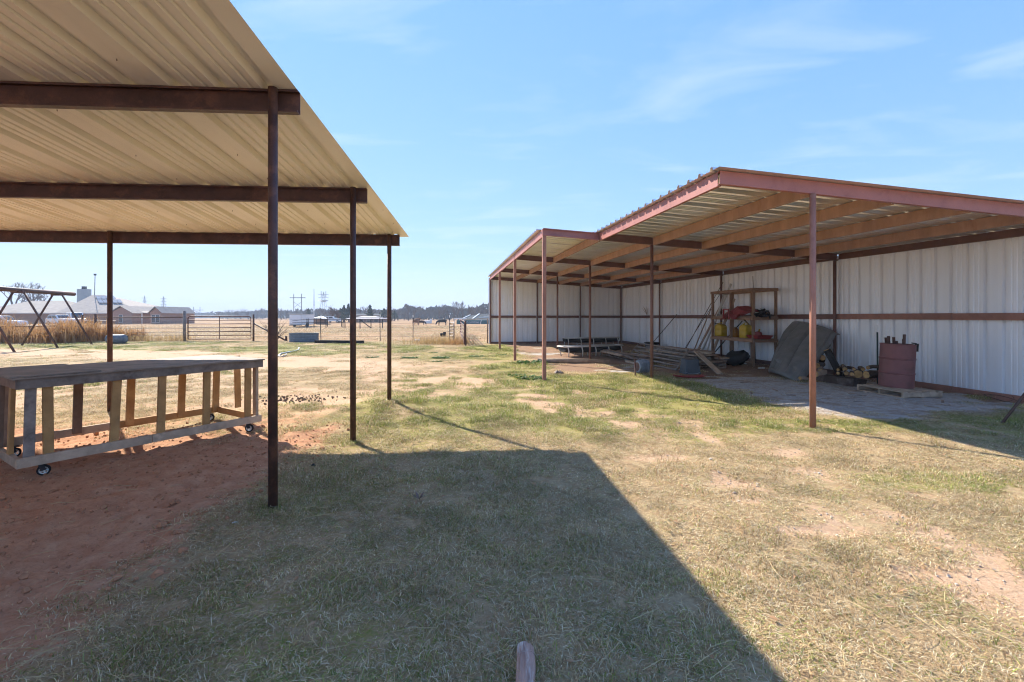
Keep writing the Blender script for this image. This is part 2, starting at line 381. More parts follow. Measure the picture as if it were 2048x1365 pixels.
def gz(x, y, zn=None):
    x = np.asarray(x, float); y = np.asarray(y, float)
    zn = zn or zones(x, y)
    amp = 0.012 + 0.0 * x
    z = (fbm(x, y, 0.9, 41) - 0.5) * 0.05 + (fbm(x, y, 0.22, 51, 3) - 0.5) * (0.018 + 0.075 * zn['m_dirt'] + 0.02 * zn['m_soil']) + (fbm(x, y, 0.11, 57, 2) - 0.5) * 0.035 * zn['m_dirt']
    z = z * np.where(y > 40, 0.2, 1.0)
    z = z + 0.13 * gauss(x, y, -2.08, 7.76, 0.9, 0.9) - 0.02 * gauss(x, y, -2, 5.77, 1, 1)
    z = z - 0.012 * zn['m_sand']
    z = z + (fbm(x, y, 9, 61) - 0.5) * 0.35 * sstep(24, 45, y)
    return z

def axis_lines(lo, hi, step, far_lo, far_hi, g):
    a = list(np.arange(lo, hi, step)); s = step; v = a[-1]
    up = []
    while v < far_hi: s = min(s * g, 260); v += s; up.append(v)
    s = step; v = a[0]; dn = []
    while v > far_lo: s = min(s * g, 260); v -= s; dn.append(v)
    return np.array(dn[::-1] + a + up)
gx = axis_lines(-6.5, 9.0, 0.05, -1500, 1500, 1.07)
gy = axis_lines(1.4, 10.0, 0.05, -40, 1700, 1.045)
X, Y = np.meshgrid(gx, gy); nx, ny = len(gx), len(gy)
xf, yf = X.ravel(), Y.ravel()
ZN = zones(xf, yf); zf = gz(xf, yf, ZN)
ZG = zf.reshape(ny, nx)
def gzs(x, y):
    i = min(max(int(np.searchsorted(gx, x)) - 1, 0), nx - 2); j = min(max(int(np.searchsorted(gy, y)) - 1, 0), ny - 2)
    u = (x - gx[i]) / (gx[i + 1] - gx[i]); v = (y - gy[j]) / (gy[j + 1] - gy[j])
    return float((ZG[j, i] * (1 - u) + ZG[j, i + 1] * u) * (1 - v) + (ZG[j + 1, i] * (1 - u) + ZG[j + 1, i + 1] * u) * v)
me = bpy.data.meshes.new('ground')
me.vertices.add(nx * ny)
me.vertices.foreach_set('co', np.column_stack([xf, yf, zf]).ravel())
ii = (np.arange(ny - 1)[:, None] * nx + np.arange(nx - 1)[None, :]).ravel()
q = np.column_stack([ii, ii + 1, ii + nx + 1, ii + nx])
me.loops.add(q.size); me.loops.foreach_set('vertex_index', q.ravel())
me.polygons.add(len(q)); me.polygons.foreach_set('loop_start', np.arange(len(q)) * 4); me.polygons.foreach_set('loop_total', np.full(len(q), 4))
me.polygons.foreach_set('use_smooth', np.ones(len(q), bool))
for k, a in ZN.items():
    at = me.attributes.new(k, 'FLOAT', 'POINT'); at.data.foreach_set('value', a.astype(np.float32))
me.update(); me.validate()
ground = bpy.data.objects.new('ground', me); COL.objects.link(ground); tag(ground, 'dry winter grass and red soil ground', None, kind='structure')

def ground_mat():
    m = bpy.data.materials.new('ground'); m.use_nodes = True; t = m.node_tree; L = t.links.new
    p = t.nodes['Principled BSDF']; p.inputs['Roughness'].default_value = 0.95; p.inputs['Specular IOR Level'].default_value = 0.1
    geo = t.nodes.new('ShaderNodeNewGeometry')
    def noise(sc, det=6, rough=0.65, st=None):
        n = t.nodes.new('ShaderNodeTexNoise'); n.inputs['Scale'].default_value = sc; n.inputs['Detail'].default_value = det; n.inputs['Roughness'].default_value = rough
        if st:
            mm = t.nodes.new('ShaderNodeMapping'); mm.inputs['Scale'].default_value = st; L(geo.outputs['Position'], mm.inputs[0]); L(mm.outputs[0], n.inputs['Vector'])
        else: L(geo.outputs['Position'], n.inputs['Vector'])
        return n.outputs['Fac']
    def rng(v, a, b, c=0.0, d=1.0):
        r = t.nodes.new('ShaderNodeMapRange'); r.inputs['From Min'].default_value = a; r.inputs['From Max'].default_value = b
        r.inputs['To Min'].default_value = c; r.inputs['To Max'].default_value = d; L(v, r.inputs['Value']); return r.outputs['Result']
    def mix(f, a, b):
        x = t.nodes.new('ShaderNodeMix'); x.data_type = 'RGBA'
        for s, v in (('Factor', f), ('A', a), ('B', b)):
            if isinstance(v, (int, float)): x.inputs[s].default_value = v
            elif isinstance(v, tuple): x.inputs[s].default_value = (*v, 1)
            else: L(v, x.inputs[s])
        return x.outputs['Result']
    def math_(op, a, b):
        x = t.nodes.new('ShaderNodeMath'); x.operation = op
        for i, v in enumerate((a, b)):
            if isinstance(v, (int, float)): x.inputs[i].default_value = v
            else: L(v, x.inputs[i])
        return x.outputs[0]
    def attr(n):
        a = t.nodes.new('ShaderNodeAttribute'); a.attribute_name = n; return a.outputs['Fac']
    fine = noise(46, 5, 0.7); mid = noise(7, 6); big = noise(0.7, 5); vfine = noise(170, 3, 0.7); strk = noise(30, 4, 0.6, (0.25, 1, 1))
    edge = rng(math_('ADD', math_('ADD', fine, mid), math_('MULTIPLY', strk, 0.8)), 1.0, 1.8, -0.45, 0.45)
    def soft(n):
        return rng(math_('ADD', attr(n), edge), 0.36, 0.62)
    thatch = mix(rng(fine, 0.35, 0.65), (0.53, 0.395, 0.22), (0.33, 0.235, 0.13))
    thatch = mix(rng(mid, 0.42, 0.66, 0, 0.6), thatch, (0.30, 0.17, 0.085))
    thatch = mix(rng(vfine, 0.55, 0.75, 0, 0.55), thatch, (0.55, 0.43, 0.26))
    gcol = mix(rng(fine, 0.35, 0.65), (0.20, 0.215, 0.05), (0.34, 0.30, 0.09))
    c = mix(math_('MULTIPLY', soft('m_green'), 0.75), thatch, gcol)
    sandc = mix(rng(fine, 0.3, 0.7), (0.60, 0.43, 0.285), (0.47, 0.28, 0.16))
    c = mix(soft('m_sand'), c, mix(rng(strk, 0.55, 0.68, 0, 0.5), sandc, (0.33, 0.22, 0.12)))
    dirt = mix(rng(mid, 0.35, 0.65), (0.46, 0.22, 0.12), (0.58, 0.33, 0.195))
    dirt = mix(rng(fine, 0.5, 0.72, 0, 0.6), dirt, (0.26, 0.115, 0.065))
    dirt = mix(rng(vfine, 0.66, 0.78, 0, 0.4), dirt, (0.55, 0.38, 0.23))
    c = mix(soft('m_dirt'), c, dirt)
    grav = mix(rng(vfine, 0.4, 0.62), (0.54, 0.51, 0.475), (0.35, 0.32, 0.29))
    grav = mix(rng(mid, 0.46, 0.66, 0, 0.7), grav, (0.27, 0.185, 0.13))
    grav = mix(rng(noise(1.7, 7, 0.7, (0.6, 1, 1)), 0.5, 0.64, 0, 0.75), grav, (0.30, 0.215, 0.15))
    c = mix(soft('m_grav'), c, grav)
    soil = mix(rng(fine, 0.4, 0.65), (0.33, 0.21, 0.14), (0.21, 0.13, 0.088))
    soil = mix(rng(strk, 0.56, 0.7, 0, 0.6), soil, (0.38, 0.28, 0.16))
    c = mix(soft('m_soil'), c, soil)
    fld = mix(rng(big, 0.4, 0.6), (0.36, 0.225, 0.12), (0.28, 0.165, 0.085))
    fld = mix(rng(noise(1.1, 6, 0.7, (0.3, 1, 1)), 0.5, 0.68, 0, 0.7), fld, (0.45, 0.34, 0.20))
    c = mix(soft('m_field'), c, fld)
    L(c, p.inputs['Base Color'])
    b = t.nodes.new('ShaderNodeBump'); b.inputs['Strength'].default_value = 0.8; b.inputs['Distance'].default_value = 0.02
    L(math_('ADD', math_('MULTIPLY', fine, 0.8), math_('MULTIPLY', vfine, 0.5)), b.inputs['Height']); L(b.outputs[0], p.inputs['Normal'])
    return m
me.materials.append(ground_mat())

# ------------------------------------------------------------------ grass: blades in clumps, spread by the zones
def grass_mat():
    m = bpy.data.materials.new('grass_blade'); m.use_nodes = True; t = m.node_tree; L = t.links.new
    p = t.nodes['Principled BSDF']; p.inputs['Roughness'].default_value = 0.75; p.inputs['Specular IOR Level'].default_value = 0.2
    a = t.nodes.new('ShaderNodeAttribute'); a.attribute_name = 'tone'
    geo = t.nodes.new('ShaderNodeNewGeometry'); n = t.nodes.new('ShaderNodeTexNoise'); n.inputs['Scale'].default_value = 1.3; n.inputs['Detail'].default_value = 4
    L(geo.outputs['Position'], n.inputs['Vector'])
    hs = t.nodes.new('ShaderNodeHueSaturation')
    r = t.nodes.new('ShaderNodeMapRange'); r.inputs['From Min'].default_value = 0.3; r.inputs['From Max'].default_value = 0.7; r.inputs['To Min'].default_value = 0.75; r.inputs['To Max'].default_value = 1.2
    L(n.outputs['Fac'], r.inputs['Value']); L(r.outputs['Result'], hs.inputs['Value']); L(a.outputs['Color'], hs.inputs['Color'])
    L(hs.outputs['Color'], p.inputs['Base Color'])
    tb = t.nodes.new('ShaderNodeBsdfTranslucent'); ms = t.nodes.new('ShaderNodeMixShader'); ms.inputs[0].default_value = 0.3
    L(hs.outputs['Color'], tb.inputs['Color']); L(p.outputs[0], ms.inputs[1]); L(tb.outputs[0], ms.inputs[2]); L(ms.outputs[0], t.nodes['Material Output'].inputs['Surface'])
    return m
GM = grass_mat()
DRY = [(0.64, 0.49, 0.265), (0.57, 0.41, 0.21), (0.44, 0.295, 0.15), (0.74, 0.64, 0.43), (0.52, 0.41, 0.23), (0.37, 0.24, 0.13), (0.68, 0.58, 0.40)]
GRN = [(0.20, 0.25, 0.05), (0.28, 0.32, 0.07), (0.35, 0.37, 0.09), (0.17, 0.22, 0.06), (0.42, 0.41, 0.15)]
def clump(name, nb, size, hmin, hmax, wd, gfrac, lie):
    vs = []; fs = []; tone = []
    for _ in range(nb):
        bx, by = (RNG.random(2) - 0.5) * size; a = RNG.random() * 6.2832; h = hmin + (hmax - hmin) * RNG.random() ** 1.6
        ln = h * (0.6 + 1.6 * RNG.random()); up = (1 - lie) + lie * RNG.random() ** 2 * 0.6
        dxy = np.array([math.cos(a), math.sin(a)]); sd_ = np.array([-dxy[1], dxy[0]]) * wd * (0.6 + 0.8 * RNG.random())
        k = 1 + RNG.random() * 0.8; curl = (RNG.random(2) - 0.5) * ln * 0.5
        p0 = np.array([bx, by, -0.004]); p1 = np.array([*(np.array([bx, by]) + dxy * ln * 0.38), h * up * 0.75]); p2 = np.array([*(np.array([bx, by]) + dxy * ln * k * 0.75 + curl), h * up * (0.35 + 0.65 * RNG.random())])
        o = len(vs); s3 = np.array([*sd_, 0])
        vs += [p0 - s3 / 2, p0 + s3 / 2, p1 - s3 / 2, p1 + s3 / 2, p2]
        fs += [(o, o + 1, o + 3, o + 2), (o + 2, o + 3, o + 4)]
        c = np.array(GRN[RNG.integers(5)] if RNG.random() < gfrac else DRY[RNG.integers(7)]) * (0.65 + 0.65 * RNG.random())
        tone += [c] * 5
    me = bpy.data.meshes.new(name); me.from_pydata([tuple(v) for v in vs], [], fs)
    at = me.attributes.new('tone', 'FLOAT_COLOR', 'POINT'); at.data.foreach_set('color', np.column_stack([np.array(tone), np.ones(len(tone))]).astype(np.float32).ravel())
    me.materials.append(GM); me.update(); return me
def scatter(name, label, protos, pts, rotz, tilt, scl, idx):
    """points with per-point variant, turn and size; geometry nodes put a clump of blades on each"""
    c = bpy.data.collections.new(name + '_clumps')
    for i, m_ in enumerate(protos): c.objects.link(bpy.data.objects.new('%s_clump_%02d' % (name, i), m_))
    me = bpy.data.meshes.new(name); n = len(pts); me.vertices.add(n); me.vertices.foreach_set('co', np.asarray(pts, np.float32).ravel())
    a = me.attributes.new('turn', 'FLOAT_VECTOR', 'POINT'); a.data.foreach_set('vector', np.column_stack([tilt, tilt[::-1], rotz]).astype(np.float32).ravel())
    a = me.attributes.new('size', 'FLOAT_VECTOR', 'POINT'); a.data.foreach_set('vector', np.asarray(scl, np.float32).ravel())
    a = me.attributes.new('variant', 'INT', 'POINT'); a.data.foreach_set('value', np.asarray(idx, np.int32))
    o = bpy.data.objects.new(name, me); COL.objects.link(o)
    ng = bpy.data.node_groups.new(name, 'GeometryNodeTree')
    ng.interface.new_socket('Geometry', in_out='INPUT', socket_type='NodeSocketGeometry'); ng.interface.new_socket('Geometry', in_out='OUTPUT', socket_type='NodeSocketGeometry')
    gi = ng.nodes.new('NodeGroupInput'); go = ng.nodes.new('NodeGroupOutput'); ip = ng.nodes.new('GeometryNodeInstanceOnPoints'); ci = ng.nodes.new('GeometryNodeCollectionInfo')
    ci.inputs['Collection'].default_value = c; ci.inputs['Separate Children'].default_value = True; ci.inputs['Reset Children'].default_value = True
    def na(nm, ty):
        x = ng.nodes.new('GeometryNodeInputNamedAttribute'); x.data_type = ty; x.inputs['Name'].default_value = nm; return x.outputs['Attribute']
    L = ng.links.new
    L(gi.outputs[0], ip.inputs['Points']); L(ci.outputs[0], ip.inputs['Instance']); ip.inputs['Pick Instance'].default_value = True
    L(na('variant', 'INT'), ip.inputs['Instance Index'])
    er = ng.nodes.new('FunctionNodeEulerToRotation'); L(na('turn', 'FLOAT_VECTOR'), er.inputs[0]); L(er.outputs[0], ip.inputs['Rotation'])
    L(na('size', 'FLOAT_VECTOR'), ip.inputs['Scale']); L(ip.outputs[0], go.inputs[0])
    md = o.modifiers.new('clumps', 'NODES'); md.node_group = ng
    return tag(o, label, 'grass', kind='stuff')

NV = 4
protos = [clump('dry', 170, 0.27, 0.010, 0.045, 0.0034, 0.10, 0.72) for _ in range(NV)] + \
         [clump('mixed', 170, 0.27, 0.012, 0.05, 0.0034, 0.33, 0.6) for _ in range(NV)] + \
         [clump('green', 150, 0.25, 0.016, 0.055, 0.0036, 0.75, 0.4) for _ in range(NV)] + \
         [clump('litter', 12, 0.3, 0.008, 0.025, 0.0032, 0.05, 0.9) for _ in range(NV)]
def spread(y0, y1, per_m2, size, half=1.2, xlim=None):
    area = half * (y1 * y1 - y0 * y0); n = int(area * per_m2)
    y = np.sqrt(RNG.random(n) * (y1 * y1 - y0 * y0) + y0 * y0); x = (RNG.random(n) * 2 - 1) * y * half
    return x, y, np.full(n, size)
parts_ = [spread(1.5, 4.2, 105, 0.85), spread(4.2, 7.5, 60, 1.0), spread(7.5, 13, 26, 1.35), spread(13, 29, 8, 2.1)]
x = np.concatenate([p[0] for p in parts_]); y = np.concatenate([p[1] for p in parts_]); sz = np.concatenate([p[2] for p in parts_])
z_ = zones(x, y); bare = np.maximum.reduce([z_['m_dirt'] * 1.03, z_['m_sand'] * 0.94, z_['m_grav'] * 0.99, z_['m_soil'] * 0.97])
r = RNG.random(len(x)); n_g = fbm(x, y, 0.45, 77)
keep = r > bare * 1.02
keep &= ~((r < 0.25) & (n_g > 0.6))
lit = (~keep) & (RNG.random(len(x)) < np.where(z_['m_grav'] > 0.5, 0.08, np.where(z_['m_sand'] > 0.3, 0.6, 0.22))) 
g = z_['m_green'] + (RNG.random(len(x)) - 0.5) * 0.5
kind = np.where(g > 0.72, 2, np.where(g > 0.27, 1, 0)); kind = np.where(lit, 3, kind)
sel = keep | lit; x, y, sz, kind = x[sel], y[sel], sz[sel], kind[sel]
fx_ = []; 
for px_, py_ in ((-1.947, 3.705), (-2.0, 5.725), (-2.08, 7.715), *[tuple((D2 * 4.98 + D1 * (5.72 + 5.13 * k))[:2]) for k in range(3)], tuple((D2 * 2.23 + D1 * 10.85)[:2])):
    for k in range(9):
        a_ = RNG.random() * 6.28; r_ = 0.05 + 0.16 * RNG.random(); fx_.append((px_ + math.cos(a_) * r_, py_ + math.sin(a_) * r_))
fx_ = np.array(fx_); x = np.concatenate([x, fx_[:, 0]]); y = np.concatenate([y, fx_[:, 1]]); sz = np.concatenate([sz, np.full(len(fx_), 0.75)]); kind = np.concatenate([kind, RNG.integers(0, 3, len(fx_))])
n = len(x); hs = (0.6 + 0.7 * RNG.random(n)) * (0.55 + 1.1 * sstep(0.35, 0.7, fbm(x, y, 0.33, 91))) * np.where(kind == 2, 1.15, 1.0)
scatter('lawn_grass', 'short dry winter grass with greener patches between the two open sheds', protos,
        np.column_stack([x, y, gz(x, y)]), RNG.random(n) * 6.2832, (RNG.random(n) - 0.5) * 0.12,
        np.column_stack([sz, sz, sz * hs * np.where(y > 13, 0.62, 1)]), kind * NV + RNG.integers(0, NV, n))
# pasture beyond the fence
pp = [clump('pasture', 60, 1.0, 0.06, 0.20, 0.012, 0.02, 0.45) for _ in range(4)]
x, y, _ = spread(29, 75, 2.0, 1.0); n_g = fbm(x, y, 3.0, 88)
s_ = RNG.random(len(x)) < sstep(0.3, 0.65, n_g) * 0.9 + 0.1; bx = (x * D2.x + y * D2.y > 1.8) & (x * D1.x + y * D1.y < 27.5); s_ &= ~bx
x, y = x[s_], y[s_]; n = len(x); k = 0.7 + 0.9 * RNG.random(n)
scatter('pasture_grass', 'tan dry grass covering the pasture beyond the wire fence', pp, np.column_stack([x, y, gz(x, y)]), RNG.random(n) * 6.28, (RNG.random(n) - 0.5) * 0.1,
        np.column_stack([k * 1.2, k * 1.2, k * 0.8]), RNG.integers(0, 4, n))
# ------------------------------------------------------------------ sheet-metal panels
def panel_mesh(name, pitch, ln, rib, minor, lip=0.045, bw=0.034, tw=0.013):
    """three ribs wide, ribs along local y, raised along local z"""
    pr = [(-lip, 0.0010), (0.0, 0.0010)]
    for k in range(3):
        c = pitch * (k + 0.5)
        pr += [(c - bw, 0), (c - tw, rib), (c + tw, rib), (c + bw, 0)]
        if k < 2 and minor:
            for q_ in (0.36, 0.64):
                m = c + pitch * q_
                pr += [(m - 0.018, 0), (m - 0.008, minor), (m + 0.008, minor), (m + 0.018, 0)]
    pr += [(pitch * 3, 0)]
    n = len(pr); vs = [(a, yy, b) for yy in (0, ln) for a, b in pr]
    me = bpy.data.meshes.new(name); me.from_pydata(vs, [], [(i, i + 1, n + i + 1, n + i) for i in range(n - 1)]); me.update()
    return me
def chan(p0, p1, h, wd, side, up=UZ, th=0.006):
    """C-channel from p0 to p1 (its top edge line), web on the far side of `side`"""
    d = (Vector(p1) - Vector(p0)).normalized(); z = (up - d * up.dot(d)).normalized(); x = Vector(side); x = (x - d * x.dot(d) - z * x.dot(z)).normalized()
    l = 0.018
    pr = [(0, 0), (wd, 0), (wd, -l), (wd - th, -l), (wd - th, -th), (th, -th), (th, -h + th), (wd - th, -h + th), (wd - th, -h + l), (wd, -h + l), (wd, -h), (0, -h)]
    return MB().ext(pr, p0, p1, x, z)

# ------------------------------------------------------------------ the carport at left
ROWS = [(1.75, None), (3.75, 551.5), (5.77, 708.5), (7.76, 780)]
def car_bot(y): return 1.55 + 1.683 - 0.1172 * (y - 3.75)         # underside of the cross beams
BH = 0.185
PX = {1.75: -1.90, 3.75: -1.947, 5.77: -2.0, 7.76: -2.08}
END = {1.75: -1.70, 3.75: -1.768, 5.77: -1.85, 7.76: -1.927}
SK = 0.062
cp = thing('carport', 'open carport with tan ribbed metal roof on dark brown pipe posts', 'carport', (-2.0, 5.77, 0))
LDIR = Vector((-1, -SK, 0)).normalized()
for yy, _ in ROWS:
    e = V(END[yy], yy + 0.05, car_bot(yy) + BH); f = e + LDIR * 16
    chan(f, e, BH, 0.06, (0, -1, 0)).build('cross_beam', 'dark_steel', cp)
    posts = [] if yy < 2 else [0.0, 4.5, 9.0]
    for k in posts:
        b = V(PX[yy], yy - 0.045, 0) + LDIR * k
        b.z = gzs(b.x, b.y) - 0.05
        MB().tube([b, V(b.x, b.y, car_bot(yy) + BH - 0.004)], 0.036, 14).build('post', 'dark_steel', cp, smooth=True)
Y0, Y1 = -0.6, 7.90
ax_y = Vector((-0.032, Y1 - Y0, -0.1172 * (Y1 - Y0))); lnr = ax_y.length; ax_y.normalize()
ax_x = (LDIR - ax_y * LDIR.dot(ax_y)).normalized(); ax_z = ax_x.cross(ax_y)
if ax_z.z < 0: ax_z = -ax_z
PIT = 0.36
pm = panel_mesh('carport_roof_panel', PIT, lnr, 0.052, 0.014, bw=0.058, tw=0.03); pm.materials.append(M['tan_sheet'])
org0 = V(-1.845 + 0.032 * (3.75 - Y0) / (Y1 - Y0) * 3, Y0, car_bot(Y0) + BH + 0.004)
org0.x = -1.80
for k in range(15):
    o = org0 + ax_x * (PIT * 3 * k) + ax_z * (0.0022 * (k % 2))
    inst('roof_panel', pm, cp, frame(o, ax_x, ax_y, ax_z))
sm = MB().lathe([(0.0, -0.018), (0.003, -0.014), (0.003, 0.0), (0.0, 0.001)], (0, 0, 0), 6).mesh('screw'); sm.materials.append(M['dark_steel'])
for k in range(15):
    for s_ in (1.0, 1.62, 2.8, 3.4, 4.05, 4.9, 5.5, 6.1, 6.6, 7.2):
        if (k * 7 + int(s_ * 10)) % 3 == 0 or k in (1, 2):
            o = org0 + ax_x * (PIT * 3 * k + 0.03) + ax_y * (s_ + 0.6)
            inst('screw', sm, cp, Matrix.Translation(o))

# ------------------------------------------------------------------ the long open shed at right
TK = [5.72 + 5.13 * k for k in range(5)]
LQ, LN, LP, LW = 2.2, 3.6, 4.98, 10.15
LK = [LN, LP, 6.28, 7.57, 8.87]
def r_t(t): return np.interp(t, [5.4, 5.72, 10.85, 26.24, 27], [0, 0, 0.085, 0.27, 0.28])
def ztop(L, t): return 3.525 - 0.061 * (L - LN) + float(r_t(t))
PH = 0.19
sh = thing('open_shed', 'long open-sided metal shed with white ribbed walls and red-brown steel frame', 'shed', B(6.5, 15))
def rz(L, t): p = B(L, t); return V(p.x, p.y, ztop(L, t))
# girders across, at each post line
for k, t in enumerate(TK):
    L0 = LN if k == 0 else LQ
    pts = [L0, LN, LW] if L0 < LN else [LN, LW]
    for a, b in zip(pts[:-1], pts[1:]):
        o0, o1 = (0.0, 0.0)
        g_ = chan(rz(a, t), rz(b, t), PH - 0.012, 0.06, D1 if k == 0 else -D1)
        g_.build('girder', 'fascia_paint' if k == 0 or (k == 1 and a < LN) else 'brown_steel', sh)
# purlins between the girders
for k in range(4):
    ta, tb = TK[k] + 0.064, TK[k + 1] - 0.064
    for L in ([LN, LP] if k == 0 else [LQ, LN, LP]) + LK[2:]:
        edge_ = (L == LN and k == 0) or L == LQ
        chan(rz(L, ta) - UZ * 0.002, rz(L, tb) - UZ * 0.002, PH, 0.055, D2).build('purlin', 'fascia_paint' if edge_ else 'purlin_bounce_lit', sh)
    chan(rz(LW, ta) - UZ * 0.002, rz(LW, tb) - UZ * 0.002, PH - 0.04, 0.055, -D2).build('eave_beam', 'brown_steel', sh)
# posts
def post(L, t, m='red_steel', r=0.04, top=None, square=False, in_=0.0):
    p = B(L, t); z0 = gzs(p.x, p.y) - 0.06; z1 = top if top else ztop(L, t) - PH + 0.01
    if square: MB().box((p.x, p.y, (z0 + z1) / 2), r * 2, r * 2, z1 - z0, rz=-TH * 0 + math.atan2(D2.y, D2.x)).build('post', m, sh)
    else: MB().tube([(p.x, p.y, z0), (p.x, p.y, z1)], r, 14).build('post', m, sh, smooth=True)
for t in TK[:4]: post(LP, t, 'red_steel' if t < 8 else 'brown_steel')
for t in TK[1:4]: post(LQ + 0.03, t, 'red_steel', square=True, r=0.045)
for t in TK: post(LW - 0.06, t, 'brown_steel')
for L in (LQ + 0.03, LP, 7.57): post(L, TK[4] - 0.02, 'brown_steel', square=L < 3, r=0.042)
# roof sheets
pmN = panel_mesh('shed_roof_panel', 0.305, (LW + 0.12) - (LN - 0.09), 0.050, 0.011, bw=0.042, tw=0.022); pmN.materials.append(M['roof_sheet'])
pmF = panel_mesh('shed_roof_panel_long', 0.305, (LW + 0.12) - (LQ - 0.09), 0.050, 0.011, bw=0.042, tw=0.022); pmF.materials.append(M['roof_sheet'])
t = TK[0] - 0.08; k = 0
while t < TK[4] + 0.3:
    far_ = t + 0.5 > TK[1] - 0.1
    if far_ and t < TK[1] - 0.1 and k < 90: t = TK[1] - 0.1; k = 100
    La, Lb = (LQ if far_ else LN) - 0.09, LW + 0.12
    a = rz(La, t) + UZ * (0.005 + 0.002 * (k % 2)); b = rz(Lb, t) + UZ * 0.005
    yv = (b - a).normalized(); c_ = rz(La, t + 0.915); xv = (B(0, 1) * 1.0); xv.z = (ztop(LP, t + 0.915) - ztop(LP, t)) / 0.915; xv = (xv - yv * xv.dot(yv)).normalized()
    zv = xv.cross(yv)
    if zv.z < 0: zv = -zv
    inst('roof_panel', pmF if far_ else pmN, sh, frame(a, xv, yv, zv)); t += 0.915; k += 1
# back wall and end wall, sheet by sheet
def wall(p0, dr, n, zb, zt, inward, m):
    for k in range(n):
        t_ = k * 0.915
        p = p0 + dr * t_; h = zt(k) - zb
        pmw = panel_mesh('shed_wall_panel', 0.305, h, 0.050, 0.011, bw=0.042, tw=0.028); pmw.materials.append(M[m])
        inst('wall_panel', pmw, sh, frame(p + UZ * zb - inward * (0.003 * (k % 2)), dr, UZ, -inward))
wall(B(LW + 0.075, TK[0] - 0.2), D1, 23, -0.03, lambda k: ztop(LW, TK[0] - 0.2 + 0.915 * k) - 0.01, -D2, 'wall_sheet')
wall(B(LQ - 0.02, TK[4] + 0.09), D2, 9, -0.03, lambda k: ztop(LQ + 0.915 * k + 0.9, TK[4]) - 0.03, -D1, 'wall_sheet')
# girts
gp = [TK[0] - 0.2, 8.05, TK[1], TK[2], TK[3], TK[4]]
for a, b in zip(gp[:-1], gp[1:]):
    for zt_, h in ((1.62, 0.135), (0.12, 0.13)):
        dz = 0.004 if a == gp[1] else 0
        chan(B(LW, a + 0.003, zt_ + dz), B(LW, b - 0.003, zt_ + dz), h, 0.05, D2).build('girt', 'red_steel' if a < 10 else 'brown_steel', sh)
for a, b in ((LQ, LP - 0.05), (LP + 0.05, 7.51), (7.63, LW - 0.1)):
    for zt_, h in ((1.62, 0.135), (0.10, 0.13)):
        chan(B(a, TK[4], zt_), B(b, TK[4], zt_), h, 0.05, D1).build('girt', 'brown_steel', sh)
MB().tube([B(LW - 0.06, TK[4], -0.05), B(LW - 0.06, TK[4], ztop(LW, TK[4]) - 0.05)], 0.045, 12).build('post', 'brown_steel', sh, smooth=True)

# ------------------------------------------------------------------ rolling workbench under the carport
e1 = V(0.53, 0.848, 0); e2 = V(-0.848, 0.53, 0); F0 = V(-3.437, 6.25, 0)
def K(a, b, z): return F0 - e1 * a + e2 * b + UZ * z           # a: from the right end, b: from the front edge
LEN, WID, TOP = 2.32, 1.2, 0.972
wb = thing('workbench', 'rolling wooden workbench with slatted 2x4 legs and weathered plywood top', 'workbench', K(LEN / 2, WID / 2, 0))
def board(a0, a1, name, m, w_, h_, up=UZ, bev=0.004): return MB().bar(a0, a1, w_, h_, up).build(name, m, wb, bevel=bev)
board(K(-0.02, 0.02, TOP - 0.065), K(LEN, 0.02, TOP - 0.065), 'top_rail', 'grey_wood', 0.04, 0.095)
board(K(-0.02, WID - 0.02, TOP - 0.065), K(LEN, WID - 0.02, TOP - 0.065), 'top_rail', 'grey_wood', 0.04, 0.095)
board(K(0, 0.045, TOP - 0.067), K(0, WID - 0.045, TOP - 0.067), 'top_rail', 'pale_wood', 0.04, 0.09)
board(K(LEN - 0.02, 0.045, TOP - 0.067), K(LEN - 0.02, WID - 0.045, TOP - 0.067), 'top_rail', 'brown_wood', 0.04, 0.09)
for bb, mm, ln_ in ((0.02, 'pale_wood', 0), (WID - 0.02, 'yellow_wood', 0)):
    board(K(0, bb, 0.158), K(1.25, bb, 0.158), 'base_rail', mm, 0.04, 0.09); board(K(1.253, bb, 0.158), K(LEN, bb, 0.156), 'base_rail', 'pale_wood', 0.04, 0.092)
board(K(0.02, 0.045, 0.16), K(0.02, WID - 0.045, 0.16), 'base_rail', 'yellow_wood', 0.04, 0.088)
board(K(LEN - 0.02, 0.045, 0.157), K(LEN - 0.02, WID - 0.045, 0.157), 'base_rail', 'pale_wood', 0.04, 0.088)
mk = lambda a0, a1, m: board(K(a0, WID / 2, TOP - 0.008), K(a1, WID / 2, TOP - 0.008), 'top_board', m, WID + 0.06, 0.017, bev=0.002)
mk(-0.03, LEN + 0.03, 'ply_wood'); 
MB().bar(K(1.70, WID / 2 + 0.02, TOP + 0.0085), K(LEN + 0.05, WID / 2 + 0.02, TOP + 0.0085), WID + 0.04, 0.012).build('top_board', 'ply_wood', wb, bevel=0.002)
def slat(px_top, px_bot, front, m, w_=0.085):
    bb = 0.055 if front else WID - 0.055
    def solve(px, z):
        k_ = (px - CX) / FPX; p = K(0, bb, z); return (k_ * p.y - p.x) / (k_ * e1.y - e1.x) * 1.0
    at_, ab_ = solve(px_top, TOP - 0.11), solve(px_bot, 0.2)
    board(K(at_, bb, TOP - 0.025), K(ab_, bb, 0.118 + 0.02), 'slat', m, w_, 0.036, up=e2)
for a, b, m in ((62, 57, 'grey_wood'), (95, 97, 'yellow_wood'), (235, 227, 'yellow_wood'), (325, 321, 'yellow_wood'), (414, 412, 'yellow_wood'), (496, 495, 'yellow_wood')): slat(a, b, True, m, 0.078)
